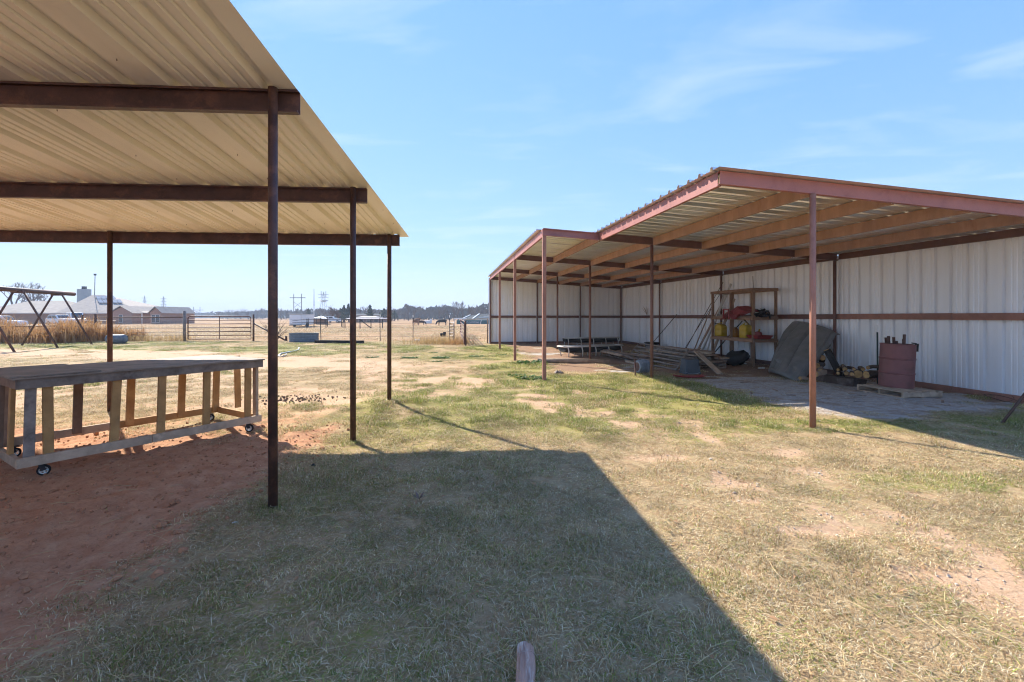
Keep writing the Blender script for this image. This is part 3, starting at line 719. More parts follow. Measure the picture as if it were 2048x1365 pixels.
for a, b, m in ((20, 14, 'brown_wood'), (158, 154, 'brown_wood'), (264, 259, 'yellow_wood'), (366, 362, 'yellow_wood'), (434, 431, 'yellow_wood'), (474, 476, 'yellow_wood')): slat(a, b, False, m, 0.085)
board(K(0.03, 0.10, TOP - 0.03), K(0.03, 0.10, 0.13), 'slat', 'pale_wood', 0.036, 0.085, up=e2)
board(K(LEN - 0.04, 0.34, TOP - 0.03), K(LEN - 0.02, 0.34, 0.13), 'slat', 'yellow_wood', 0.036, 0.085, up=e2)
board(K(LEN - 0.04, 0.75, TOP - 0.03), K(LEN - 0.02, 0.75, 0.13), 'slat', 'brown_wood', 0.036, 0.085, up=e2)
for a, b in ((0.13, 0.07), (0.13, WID - 0.07), (LEN - 0.2, 0.07), (LEN - 0.2, WID - 0.07)):
    c = K(a, b, 0); gzv = gzs(c.x, c.y); rr = 0.052; ax = (e2 * 0.9 + e1 * (0.3 if a > 1 else 0.9)).normalized(); c.z = gzv + rr - 0.004
    ct = MB().box((c.x, c.y, 0.108), 0.08, 0.06, 0.008, rz=math.atan2(e1.y, e1.x)).build('caster', 'black_plastic', wb)
    f_ = MB(); fw = ax.cross(UZ).normalized()
    for s_ in (-1, 1): f_.bar(c + ax * 0.024 * s_, V(c.x, c.y, 0.105) + ax * 0.024 * s_ - fw * 0.02, 0.04, 0.004, up=ax)
    f_.build('fork', 'black_plastic', ct)
    w_ = MB().lathe([(0.036, -0.016), (rr - 0.004, -0.018), (rr, -0.01), (rr, 0.01), (rr - 0.004, 0.018), (0.036, 0.016)], c, 24, ax).build('tyre', 'tyre', ct, smooth=True)
    rm_ = MB(); rm_.lathe([(0.037, -0.013), (0.030, -0.012), (0.030, 0.012), (0.037, 0.013)], c, 24, ax).lathe([(0.0001, -0.017), (0.012, -0.017), (0.012, 0.017), (0.0001, 0.017)], c, 12, ax)
    for k in range(5):
        d_ = Quaternion(ax, k * 2 * math.pi / 5) @ fw; rm_.bar(c + d_ * 0.008, c + d_ * 0.034, 0.012, 0.018, up=ax)
    rm_.build('rim', 'white_plastic', ct)
# ------------------------------------------------------------------ things standing in the shed
def BT(p): return p.dot(D2), p.dot(D1)
# wooden shelf rack
SL0, SL1, ST0, ST1 = 9.27, 10.03, 12.99, 15.2
sf = thing('shelf_rack', 'tall open wooden shelf rack against the white back wall', 'shelf', B(9.65, 14.1))
def sbar(p0, p1, n, w_, h_, up=UZ): MB().bar(p0, p1, w_, h_, up).build(n, 'shelf_wood', sf, bevel=0.003)
for L in (SL0, SL1):
    for t in (ST0, (ST0 + ST1) / 2 + 0.03, ST1): sbar(B(L, t, -0.03), B(L, t, 2.44), 'upright', 0.042, 0.088, D2)
for z in (2.40, 1.50, 0.80):
    for L in (SL0 - 0.045, SL1 + 0.045): sbar(B(L, ST0 - 0.04, z), B(L, ST1 + 0.04, z), 'rail', 0.038, 0.088)
    for t in (ST0 - 0.042, ST1 + 0.042): sbar(B(SL0 - 0.02, t, z), B(SL1 + 0.02, t, z), 'cross_rail', 0.038, 0.086)
for z in (1.50, 0.80):
    for k in range(5):
        L = SL0 + 0.06 + k * 0.16; MB().bar(B(L, ST0 - 0.02, z + 0.056), B(L, ST1 + 0.02, z + 0.056), 0.145, 0.02).build('shelf_board', 'shelf_wood', sf)
for t in ((ST0 + ST1) / 2 + 0.03,):
    MB().bar(B(SL1 - 0.02, t, 1.2), B(SL1 - 0.3, t, 1.47), 0.03, 0.03).build('brace', 'rust_bits', sf)
# fuel cans
def can(px, t_, L, label, w_=0.27, d_=0.2, h=0.40, mt='yellow_plastic', base=0.866):
    c = B(L, t_, base); e = thing('fuel_can', label, 'fuel can', c)
    prof = []
    b = MB(); n = 8
    def ring(sx, sy, z, r=0.04):
        o = []
        for ix, iy in ((1, 1), (-1, 1), (-1, -1), (1, -1)):
            a0 = {(1, 1): 0, (-1, 1): 90, (-1, -1): 180, (1, -1): 270}[(ix, iy)]
            for q_ in (0, 30, 60, 90):
                a = R(a0 + q_); o.append(c + D1 * (ix * (sx / 2 - r) + r * math.cos(a)) + D2 * (iy * (sy / 2 - r) + r * math.sin(a)) + UZ * z)
        return o
    rs = [ring(w_ * .94, d_ * .94, 0), ring(w_, d_, 0.015), ring(w_, d_, h * .52), ring(w_ * .97, d_ * .97, h * .54), ring(w_, d_, h * .56), ring(w_, d_, h * .78), ring(w_ * .86, d_ * .9, h * .9), ring(w_ * .6, d_ * .7, h)]
    vs = [p for r_ in rs for p in r_]; m = 16
    fs = [(i * m + k, i * m + (k + 1) % m, (i + 1) * m + (k + 1) % m, (i + 1) * m + k) for i in range(len(rs) - 1) for k in range(m)] + [tuple(range(m - 1, -1, -1)), tuple(range((len(rs) - 1) * m, len(rs) * m))]
    b.add(vs, fs).build('body', mt, e, smooth=True)
    MB().tube([c + UZ * (h - .02) - D1 * w_ * .2, c + UZ * (h + .05) - D1 * w_ * .2, c + UZ * (h + .05) + D1 * w_ * .12, c + UZ * (h - .02) + D1 * w_ * .26], 0.014, 8).build('handle', mt, e, smooth=True)
    MB().lathe([(0.03, 0), (0.032, 0.035), (0.024, 0.045), (0.0001, 0.045)], c + UZ * (h - .015) + D1 * w_ * .3, 12).build('cap', mt, e)
    return e
can(0, 15.0, 9.45, 'yellow plastic fuel can at the far end of the lower shelf', 0.42, 0.25, 0.42)
can(0, 13.62, 9.45, 'yellow plastic fuel can nearer the red tray on the lower shelf', 0.36, 0.25, 0.43)
j = thing('jug', 'amber brown plastic jug between the two yellow cans', 'jug', B(9.47, 14.2, 0.866))
MB().lathe([(0.0001, 0), (0.115, 0), (0.125, 0.02), (0.125, 0.2), (0.11, 0.26), (0.05, 0.315), (0.035, 0.33), (0.0001, 0.33)], B(9.47, 14.2, 0.866), 20).build('body', 'amber_jug', j, smooth=True)
MB().lathe([(0.036, 0), (0.036, 0.03), (0.0001, 0.03)], B(9.47, 14.2, 1.19), 14).build('cap', 'white_plastic', j)
MB().tube([B(9.38, 14.08, 1.16), B(9.33, 14.0, 1.15), B(9.33, 14.0, 1.06), B(9.38, 14.06, 1.03)], 0.014, 8).build('handle', 'amber_jug', j, smooth=True)
# red tray and can
tc_ = B(9.5, 13.02, 0.868)
def tray(c, a, b_, w0, l0, w1, l1, h, th=0.006):
    o = MB()
    def rect(w_, l_, z): return [c + a * sx * l_ / 2 + b_ * sy * w_ / 2 + UZ * z for sx, sy in ((-1, -1), (1, -1), (1, 1), (-1, 1))]
    rs = [rect(w0, l0, 0), rect(w1, l1, h), rect(w1 + .03, l1 + .03, h), rect(w1 + .03, l1 + .03, h - th), rect(w1 - 2 * th, l1 - 2 * th, h - th * 0.2), rect(w0 - 2 * th, l0 - 2 * th, th)]
    vs = rs[0] + rs[1] + rs[2] + rs[4] + rs[5]
    fs = [(0, 3, 2, 1)] + [(i * 4 + k, i * 4 + (k + 1) % 4, (i + 1) * 4 + (k + 1) % 4, (i + 1) * 4 + k) for i in range(4) for k in range(4)] + [(16, 17, 18, 19)]
    return o.add(vs, fs)
tag(tray(tc_, D1, D2, 0.42, 0.42, 0.52, 0.6, 0.11).build('tray', 'red_plastic', loc=tc_, bevel=0.008), 'bright red plastic tray on the lower shelf', 'tray')
rc = thing('gas_can', 'small red gas can with yellow spout standing in the red tray', 'fuel can', B(9.48, 13.05, 0.876))
MB().lathe([(0.0001, 0), (0.095, 0), (0.1, 0.012), (0.1, 0.17), (0.085, 0.2), (0.03, 0.22), (0.0001, 0.22)], B(9.48, 13.05, 0.876), 18).build('body', 'red_dull', rc, smooth=True)
MB().tube([B(9.48, 13.02, 1.09), B(9.46, 12.97, 1.15), B(9.4, 12.86, 1.16)], [0.022, 0.018, 0.012], 10).build('spout', 'yellow_plastic', rc, smooth=True)
tl = thing('pump_tool', 'black T-handled tool standing beside the far yellow can', 'tool', B(9.5, 15.28, 0.866))
MB().tube([B(9.5, 15.28, 0.866), B(9.5, 15.28, 1.29)], 0.017, 8).build('shaft', 'black_plastic', tl)
MB().tube([B(9.5, 15.15, 1.30), B(9.5, 15.41, 1.30)], 0.02, 8).build('handle', 'black_plastic', tl)
# red moulded plastic chute, dark bag, board on the upper shelf
rp_ = thing('plastic_fender', 'red moulded plastic fender drooping over the upper shelf edge', 'fender', B(9.45, 13.75, 1.566))
gv = []; NU, NW = 12, 9; rgf = random.Random(8)
for i in range(NU):
    for k in range(NW):
        u = i / (NU - 1); v_ = k / (NW - 1)
        t_ = 14.45 - 1.2 * u; L = 9.12 + 0.62 * v_
        z = 1.6 + (0.10 + 0.20 * max(0, 1 - abs(u - .55) * 2.4)) * (0.4 + 0.6 * min(1, v_ * 2)) + (0.07 if 0.28 < u < 0.42 else 0) + rgf.uniform(-.03, .03)
        if v_ < 0.2: z = 1.43 + (z - 1.43) * (.15 + v_ * 3) if (u < .3 or .5 < u < .8) else z - .05
        if v_ < 0.12: L -= 0.06
        gv.append(B(L + rgf.uniform(-.01, .01), t_, max(z, 1.42)))
MB().add(gv, [(i * NW + k, i * NW + k + 1, (i + 1) * NW + k + 1, (i + 1) * NW + k) for i in range(NU - 1) for k in range(NW - 1)]).build('shell', 'red_dull', rp_).modifiers.new('thick', 'SOLIDIFY').thickness = 0.012
m_ = MB()
for a, b in (((9.08, 14.25, 1.5), (9.08, 14.25, 1.8)), ((9.08, 14.25, 1.8), (9.06, 13.95, 1.79)), ((9.06, 13.95, 1.79), (9.06, 13.9, 1.46))): m_.bar(B(*a), B(*b), 0.05, 0.035)
m_.build('frame_lip', 'red_plastic', rp_, bevel=0.006)
bgm = MB()
for k in range(70):
    a = random.random() * 6.28; r_ = random.random() ** .6
    c = B(9.55 + 0.22 * r_ * math.sin(a), 12.98 + 0.26 * r_ * math.cos(a) * 1.0, 1.575 + 0.22 * (1 - r_ * r_) * random.random()); d = V(random.uniform(-1, 1), random.uniform(-1, 1), random.uniform(-.3, .5)).normalized()
    bgm.bar(c - d * 0.1, c + d * 0.1, 0.05, 0.012, V(random.random(), random.random(), 1))
tag(bgm.build('harness_heap', 'black_plastic', loc=B(9.55, 13.05, 1.566)), 'heap of black straps and gear on the upper shelf', 'straps')
tag(MB().bar(B(9.5, 14.55, 1.60), B(9.5, 15.1, 1.60), 0.26, 0.07).build('wood_block', 'grey_wood', loc=B(9.5, 14.8, 1.566), bevel=0.006), 'short grey board lying at the far end of the upper shelf', 'board')
# poles and pipes leaning beside the rack
for i, (t0, L0, t1, z1, r_, m_, lb, nm) in enumerate((
        (16.25, 9.35, 15.35, 2.75, 0.045, 'white_pipe', 'thick white plastic pipe leaning behind the shelf rack', 'pipe'),
        (16.0, 9.45, 15.75, 2.55, 0.03, 'white_pipe', 'thin white plastic pipe leaning against the wall beside the rack', 'pipe'),
        (15.75, 9.5, 15.15, 2.2, 0.05, 'pale_wood', 'pale round pole leaning inside the shelf rack', 'pole'),
        (16.9, 9.0, 15.9, 2.85, 0.013, 'rust_bits', 'long thin rod leaning left of the shelf rack', 'rod'),
        (16.45, 9.15, 16.7, 1.85, 0.022, 'brown_wood', 'dark stick leaning upright left of the white pipes', 'stick'),
        (17.2, 9.1, 16.0, 2.5, 0.010, 'dark_post', 'thin dark rod slanting left of the dark stick', 'rod'),
        (13.9, 10.0, 14.2, 2.92, 0.012, 'dark_post', 'thin dark rod poking above the shelf rack', 'rod'),
        (15.35, 9.2, 14.75, 1.4, 0.020, 'dark_post', 'black bar slanting under the lower shelf', 'bar'))):
    p0 = B(L0, t0, 0.0); p1 = B(LW - 0.02 - r_, t1, z1)
    tag(MB().tube([p0, (p0 * .5 + p1 * .5) + V(0, 0, 0.02), p1], [r_, r_, r_ * .85], 8).build(nm, m_, loc=p0, smooth=True), lb, nm)
fl = thing('plank', 'brown board leaning by the left shelf upright', 'plank', B(9.3, 16.5))
MB().bar(B(9.3, 16.5, 0), B(10.1, 15.95, 2.05), 0.09, 0.03, D2).build('board', 'brown_wood', fl)
# twig wedged in the girt, broom with tub
tw = MB()
for k in range(7): tw.tube([B(LW - 0.06, 22.55, 1.64), B(LW - 0.08 - .02 * k % 3, 22.6 + 0.07 * (k - 3), 1.98 + .05 * (k % 3))], 0.008, 4)
tag(tw.build('whisk', 'brown_wood', loc=B(LW - .06, 22.55, 1.62)), 'small twig whisk stuck behind the wall rail', 'whisk')
tag(MB().tube([B(9.55, 20.8, 0.25), B(10.1, 19.4, 1.66)], 0.016, 8).build('handle_stick', 'dark_post', loc=B(9.55, 20.8, 0)), 'dark tool handle leaning from the black tub to the rail', 'stick')
bt = thing('rubber_tub', 'low black rubber tub by the back wall', 'tub', B(9.5, 20.7))
MB().lathe([(0.0001, 0.02), (0.3, 0.02), (0.33, 0.3), (0.36, 0.3), (0.36, 0.33), (0.31, 0.33), (0.28, 0.05), (0.0001, 0.05)], B(9.5, 20.7, 0), 28).build('bowl', 'tub_black', bt, smooth=True)
MB().box(B(9.12, 20.7, 0.2), 0.02, 0.1, 0.09, rz=math.atan2(D2.y, D2.x)).build('label_plate', 'log_end', bt)
# big feed bunks
def bunk(nm, c0, c1, rim, lab, wd=0.62):
    c0 = Vector(c0); c1 = Vector(c1); d = (c1 - c0).normalized(); s_ = d.cross(UZ).normalized(); e = thing('feed_bunk', lab, 'feed trough', (c0 + c1) / 2, 'feed bunks at the end wall')
    ln = (c1 - c0).length; n = 5
    vs = []
    m = 9
    for i in range(13):
        u = i / 12; e_ = 1 - 0.25 * (abs(u - .5) * 2) ** 6
        for k in range(m):
            a = math.pi * k / (m - 1); vs.append(c0 + d * (ln * (0.01 + .98 * u)) + s_ * (wd / 2 - .02) * math.cos(a) + UZ * (rim - 0.02 - 0.24 * e_ * math.sin(a) ** 0.7))
    fs = [(i * m + k, i * m + k + 1, (i + 1) * m + k + 1, (i + 1) * m + k) for i in range(12) for k in range(m - 1)] + [tuple(range(m)), tuple(range(12 * m + m - 1, 12 * m - 1, -1))]
    MB().add(vs, fs).build('tub', 'tub_black', e, smooth=False)
    for sg in (-1, 1):
        MB().tube([c0 + s_ * wd / 2 * sg + UZ * rim, c1 + s_ * wd / 2 * sg + UZ * rim], 0.026, 8).build('rim_rail', 'white_pipe', e, smooth=True)
        for i in range(n):
            p = c0 + d * (ln * (0.04 + .92 * i / (n - 1)))
            MB().tube([p + s_ * wd / 2 * sg + UZ * rim, p + s_ * (wd / 2 + .02) * sg + UZ * rim * .6 + d * .03, p + s_ * (wd / 2 - .03) * sg - UZ * .02 + d * .05], 0.022, 8).build('leg', 'white_pipe', e, smooth=True)
    for cc in (c0, c1): MB().tube([cc + s_ * wd / 2 + UZ * rim, cc - s_ * wd / 2 + UZ * rim], 0.026, 8).build('end_rail', 'white_pipe', e, smooth=True)
    return e
bunk('a', V(1.90, 17.5, 0), V(4.35, 18.6, 0), 0.40, 'nearer white-legged feed bunk with black tub under the shed')
bunk('b', V(2.75, 24.2, 0), V(5.75, 24.9, 0), 0.42, 'farther white-legged feed bunk with black tub by the end wall')
p0 = G(1076, 721, 0.07); p1 = G(1219, 724, 0.07)
lg = thing('timber_pole', 'round wooden pole lying on the ground before the feed bunks', 'pole', (p0 + p1) / 2)
MB().tube([p0, (p0 * .6 + p1 * .4) + V(0, 0, .01), p1], [0.085, 0.08, 0.075], 12).build('trunk', 'pale_log', lg, smooth=True)
MB().lathe([(0.0001, 0.004), (0.07, 0.004), (0.074, 0)], p1, 12, (p1 - p0)).build('cut_end', 'log_end', lg)
# spool of fence wire with stake
sp = thing('wire_spool', 'spool of grey fence wire by the second shed post', 'wire spool', G(1284, 748))
c = G(1284, 747); c.z = 0.185; axd = V(0.95, 0.3, 0)
for k in range(11):
    q0 = c + axd * (-0.145 + 0.029 * k); rr = 0.168 + 0.012 * ((k * 7) % 3)
    MB().lathe([(rr - .05, -0.009), (rr - .01, -0.010), (rr + .006, 0), (rr - .01, 0.010), (rr - .05, 0.009)], q0, 24, axd).build('wire_turn', 'galv', sp, smooth=True)
MB().lathe([(0.0001, -0.15), (0.12, -0.15), (0.12, 0.15), (0.0001, 0.15)], c, 16, axd).build('core', 'rust_bits', sp)
q0 = G(1271, 754); tag(MB().bar(q0 - UZ * .05, q0 + V(-.01, 0.02, 0.46), 0.035, 0.02).build('stake', 'rust_gate', loc=q0), 'rusty stake standing beside the wire spool', 'stake')
# upturned bucket, red scoop sheet
bk = G(1380, 747); bo = thing('plastic_bucket', 'dark plastic bucket turned upside down by the plank pile', 'bucket', bk)
def sq(w_, z, r=0.07):
    o = []
    for a0, ix, iy in ((0, 1, 1), (90, -1, 1), (180, -1, -1), (270, 1, -1)):
        for q_ in (0, 30, 60, 90):
            a = R(a0 + q_); o.append(bk + V(ix * (w_ / 2 - r) + r * math.cos(a), iy * (w_ / 2 - r) + r * math.sin(a), z))
    return o
rs = [sq(.47, 0), sq(.47, .04), sq(.445, .045), sq(.38, .38), sq(.36, .395, .06)]
MB().add([p for r_ in rs for p in r_], [(i * 16 + k, i * 16 + (k + 1) % 16, (i + 1) * 16 + (k + 1) % 16, (i + 1) * 16 + k) for i in range(4) for k in range(16)] + [tuple(range(64, 80))]).build('shell', 'bucket_blue', bo, smooth=False, bevel=0.004)
MB().tube([bk + V(-.2, -.21, .06), bk + V(-.12, -.25, .02), bk + V(.1, -.25, .02), bk + V(.2, -.21, .06)], 0.006, 6).build('bail', 'galv', bo)
rd = G(1379, 756); vs = []
for i in range(11):
    for k in range(5):
        u = i / 10 - .5; v_ = k / 4 - .5
        vs.append(rd + V(u * .78, v_ * .3 * (1 - .5 * u * u * 4 * .6), 0.01 + .035 * (abs(u) * 2) ** 2.2 + .03 * (abs(v_) * 2) ** 2))
o = MB().add(vs, [(i * 5 + k, (i + 1) * 5 + k, (i + 1) * 5 + k + 1, i * 5 + k + 1) for i in range(10) for k in range(4)]).build('plastic_sled', 'red_plastic', loc=rd, smooth=True)
o.modifiers.new('thick', 'SOLIDIFY').thickness = 0.008; tag(o, 'curved red plastic piece lying on the shed floor', 'plastic piece')
# plank pile
def plank(p0, p1, w_, h_, lab, mt='brown_wood', roll=0.0, grp='boards heaped in the shed'):
    p0 = Vector(p0); p1 = Vector(p1); up = Quaternion((p1 - p0).normalized(), roll) @ UZ
    tag(MB().bar(p0, p1, w_, h_, up).build('plank', mt, loc=p0, bevel=0.003), lab, 'plank', grp)
random.seed(5)
for lay in range(6):
    for k in range(4 if lay < 4 else 3):
        L0 = 7.35 + 0.28 * k + random.uniform(-.05, .05) - 0.0 * lay; t0 = 12.55 + random.uniform(-.2, .25) + lay * 0.06; ln = random.uniform(2.2, 2.9)
        z = 0.055 + lay * 0.082
        plank(B(L0, t0, z + random.uniform(-.01, .012)), B(L0 - random.uniform(.1, .45), t0 + ln, z + random.uniform(-.02, .015)), random.uniform(.14, .26), random.uniform(.035, .06), ('board in the lowest layer of the heap under the shelf rack', 'board in the second layer of the heap under the shelf rack', 'board in the third layer of the heap under the shelf rack', 'board in the fourth layer of the heap under the shelf rack', 'board in the fifth layer of the heap under the shelf rack', 'board in the top layer of the heap under the shelf rack')[lay], random.choice(['brown_wood', 'brown_wood', 'pale_wood', 'grey_wood']))
for k in range(11):
    L0 = 6.3 + random.uniform(-.5, .8); t0 = 14.2 + random.uniform(-.3, 1.6); ln = random.uniform(1.9, 3.0); z = 0.05 + 0.055 * (k // 3)
    plank(B(L0, t0, z), B(L0 - random.uniform(-.3, .7), t0 + ln, z + random.uniform(-.02, .1)), random.uniform(.1, .2), 0.04, 'loose board scattered behind the leaning pipe gate', random.choice(['brown_wood', 'pale_wood', 'grey_wood']), random.uniform(-.2, .2), 'boards scattered behind the pipe gate')
a = G(1440, 748, .03); b = W(1393, 704, 13.7); plank(a, b, .17, .035, 'single pale board propped diagonally against the heap', 'pale_wood', 0.1)
a = W(1336, 712, 15.0); b = W(1398, 699, 13.9); plank(a, b, .2, .03, 'broad board lying tilted across the top of the heap', 'brown_wood', 0.3)
plank(G(1255, 723, .05), G(1300, 733, .05), .16, .06, 'short pale board lying by the wire spool', 'pale_wood')
# pipe gate leaning on the heap
pg = thing('pipe_gate', 'grey pipe gate leaning flat against the board heap', 'gate', V(4.6, 14.3, 0))
br, tr_, bl, tl_ = V(4.72, 13.06, .03), V(5.36, 13.85, .53), V(4.0, 16.1, .03), V(4.75, 17.0, .56)
for k in range(6):
    f = k / 5; MB().tube([br.lerp(tr_, f), bl.lerp(tl_, f)], 0.024, 8).build('gate_rail', 'pipe_gate', pg, smooth=True)
def corner(a, b, c_, r_=0.12): return [a + (b - a).normalized() * r_, a]
MB().tube([br.lerp(bl, .03), br.lerp(tr_, .06), br.lerp(tr_, .94), tr_.lerp(tl_, .03)], 0.026, 8).build('gate_end', 'pipe_gate', pg, smooth=True)
MB().tube([bl, tl_], 0.026, 8).build('gate_end', 'pipe_gate', pg, smooth=True)
MB().bar(br.lerp(bl, .5), tr_.lerp(tl_, .5), 0.04, 0.01).build('gate_stay', 'pipe_gate', pg)
# black fabric sack / tub behind the rack foot
sk = MB(); c = B(9.0, 13.55, 0.0); vs = []
for i in range(9):
    u = i / 8
    for k in range(12):
        a = 2 * math.pi * k / 12; r_ = 0.42 * math.sin(math.pi * (0.12 + .76 * u)) ** .6
        vs.append(c + D1 * (r_ * .7 * math.cos(a)) + D2 * (r_ * .95 * math.sin(a) + .2 * u) + UZ * (0.02 + .42 * u + .04 * math.sin(3 * a + u * 5)))
sk.add(vs, [(i * 12 + k, i * 12 + (k + 1) % 12, (i + 1) * 12 + (k + 1) % 12, (i + 1) * 12 + k) for i in range(8) for k in range(12)] + [tuple(range(96, 108))])
tag(sk.build('plastic_sack', 'tub_black', loc=c, smooth=True), 'black plastic sack slumped at the foot of the shelf rack', 'sack')
# moulded grey-black cover leaning on the wall
lc = [B(8.58, 11.42, 0.03), B(8.16, 9.9, 0.0), B(10.03, 10.72, 1.20), B(10.03, 12.35, 1.50)]   # bottom left, bottom right, top right, top left
cn = (lc[1] - lc[0]).cross(lc[3] - lc[0]).normalized()
if cn.dot(V(-1, -1, 0.3)) < 0: cn = -cn
NU, NV_ = 61, 61; vs = []
def ridge(u, a, w_): return math.exp(-((u - a) / w_) ** 2)
for i in range(NU):
    for k in range(NV_):
        u = i / (NU - 1); v_ = k / (NV_ - 1)
        uu = 0.5 + (u - .5) * (1 - 0.20 * max(0, v_ - .72) / .28)
        p = lc[0].lerp(lc[1], uu).lerp(lc[3].lerp(lc[2], uu), v_)
        d = 0.16 * (1 - (abs(u - .5) * 2) ** 2.6) * (1 - .35 * v_) + 0.05 * math.sin(math.pi * v_)
        g1 = 0.30 + 0.14 * v_ - .06 * v_ * v_; g2 = 0.74 - 0.10 * math.sin(math.pi * v_ * .8)
        d -= 0.085 * ridge(u, g2, 0.030) * sstep(0.05, 0.25, v_) ; d -= 0.05 * ridge(u, 0.14 + .16 * v_, 0.022) * sstep(.2, .45, v_)
        d += 0.03 * sstep(.0, .05, u - g2) * (1 - u)
        if 0.05 < v_ < 0.20 and 0.22 + .2 * (v_ - .05) < u < 0.50: d -= 0.07
        if 0.06 < v_ < 0.17 and 0.80 < u < 0.90: d -= 0.035
        d -= 0.012 * ridge(v_, 0.45, 0.012)
        if v_ > .93: d -= 0.10 * ((v_ - .93) / .07) ** 2
        if v_ < .03: d -= .05 * (1 - v_ / .03)
        vs.append(p + cn * d)
o = MB().add(vs, [(i * NV_ + k, (i + 1) * NV_ + k, (i + 1) * NV_ + k + 1, i * NV_ + k + 1) for i in range(NU - 1) for k in range(NV_ - 1)])
lnr_ = thing('moulded_cover', 'large dark grey moulded plastic cover leaning on the back wall', 'plastic cover', lc[0])
ob = o.build('shell', 'liner_grey', lnr_, smooth=True); sm_ = ob.modifiers.new('thick', 'SOLIDIFY'); sm_.thickness = 0.012; sm_.offset = 0
fl_ = []
for k in range(NV_):
    p = Vector(vs[(NU - 1) * NV_ + k]); fl_ += [p, p - cn * 0.16 - (lc[1] - lc[0]).normalized() * 0.01]
MB().add(fl_, [(2 * k, 2 * k + 2, 2 * k + 3, 2 * k + 1) for k in range(NV_ - 1)]).build('side_flange', 'liner_grey', lnr_, smooth=True).modifiers.new('thick', 'SOLIDIFY').thickness = 0.012
# big timber and split logs
tb0 = B(8.95, 8.95, 0.085); tb1 = B(8.75, 10.75, 0.085)
bt_ = MB(); nn = 12; pr = []
vs = []
for i in range(nn + 1):
    c = tb0.lerp(tb1, i / nn)
    for sx, sz in ((-1, -1), (-1, 1), (1, 1), (1, -1)):
        vs.append(c + D2 * (sx * .15 + random.uniform(-.012, .012)) + UZ * (sz * .08 + random.uniform(-.008, .008)) + D1 * (random.uniform(-.02, .02) if i in (0, nn) else 0))
bt_.add(vs, [(i * 4 + k, i * 4 + (k + 1) % 4, (i + 1) * 4 + (k + 1) % 4, (i + 1) * 4 + k) for i in range(nn) for k in range(4)] + [(3, 2, 1, 0), (nn * 4, nn * 4 + 1, nn * 4 + 2, nn * 4 + 3)])
tag(bt_.build('old_timber', 'timber', loc=tb0 - UZ * .08, bevel=0.006), 'thick old square timber lying under the cut logs', 'timber')
def log(p, r_, ln, ax, lab, mt='log_bark', bend=0.0):
    ax = Vector(ax).normalized(); p = Vector(p); e = thing('cut_log', lab, 'log', p, 'firewood logs by the wall')
    s_ = ax.cross(UZ).normalized(); pts = [p + ax * ln * f + s_ * bend * math.sin(math.pi * f) + UZ * .01 * math.sin(5 * f) for f in (0, .2, .4, .6, .8, 1)]
    m = MB().tube(pts, [r_ * q_ for q_ in (1, 1.03, .97, 1.02, .98, .93)], 14, caps=False)
    m.v = [tuple(Vector(v) + Vector((random.uniform(-1, 1), random.uniform(-1, 1), random.uniform(-1, 1))) * r_ * .05) for v in m.v]
    m.build('bark', mt, e, smooth=True)
    for q_, dr in ((pts[0] + ax * .004, -ax), (pts[-1] - ax * .004, ax)): MB().lathe([(0.0001, .004), (r_ * .9, .004), (r_ * .97, -.003)], q_, 14, dr).build('cut_face', 'log_end', e)
LA = V(0.55, 0.80, 0.0)
zt = 0.17
for px, py, r_, y_, ln, ax, lab in (
        (1716, 749, 0.088, 9.95, .55, (0.62, .78, 0), 'thickest round log with broad orange cut end'),
        (1732, 750, 0.082, 9.75, .62, (0.97, .2, 0.0), 'long bark log with an oval pale cut end at right'),
        (1704, 749, 0.045, 9.95, .5, (0.6, .8, 0), 'slim log just left of the thickest log'),
        (1693, 747, 0.046, 10.1, .5, (0.45, .88, 0), 'slim log lying on the timber left of the log pair'),
        (1676, 747, 0.036, 10.3, .45, (0.8, .6, 0), 'leftmost small log on the timber'),
        (1676, 740, 0.034, 10.35, .5, (.75, .6, .05), 'small dark log on top at the left'),
        (1708, 739, 0.036, 10.05, .5, (.4, .9, 0), 'small log resting above the slim ones'),
        (1726, 739, 0.040, 10.0, .5, (.5, .85, 0), 'small log resting on top of the thickest log'),
        (1736, 736, 0.040, 9.98, .5, (.85, .5, .03), 'topmost small log with orange cut end'),
        (1690, 739, 0.05, 10.2, .4, (.5, .85, .1), 'stubby bark log at the back of the stack')):
    log(W(px, py, y_), r_, ln, ax, lab)
log(W(1632, 749, 10.4), 0.06, .55, (.75, .6, .05), 'pale crooked branch half under the moulded cover', 'pale_log', .05)
log(W(1640, 742, 10.9), 0.05, .5, (.6, .8, .06), 'weathered branch behind the pale crooked one', 'pale_log')
log(W(1634, 732, 11.3), 0.07, .6, (.7, .7, .0), 'dark log deep under the moulded cover', 'log_bark')
log(W(1645, 716, 11.4), 0.07, .5, (.5, .8, -.25), 'dark log standing slanted behind the cover', 'log_bark')
log(W(1600, 757, 10.6), 0.04, .3, (.8, .45, -.05), 'short pale branch poking out below the cover', 'pale_log')
log(W(1653, 700, 11.0), 0.075, .75, (.35, -.15, -.8), 'black charred log slanting under the cover edge', 'timber_dark')
# green stake
tp = thing('fence_stake', 'dark green steel stake with white tip before the back wall', 'stake', V(8.22, 10.25, 0))
MB().bar(V(8.2, 10.2, -.05), V(8.27, 10.3, 1.2), 0.032, 0.012).bar(V(8.2, 10.19, -.05), V(8.27, 10.29, 1.2), 0.012, 0.036).build('shaft', 'green_post', tp)
MB().bar(V(8.27, 10.3, 1.2), V(8.278, 10.31, 1.36), 0.032, 0.012).build('white_tip', 'white_paint', tp)
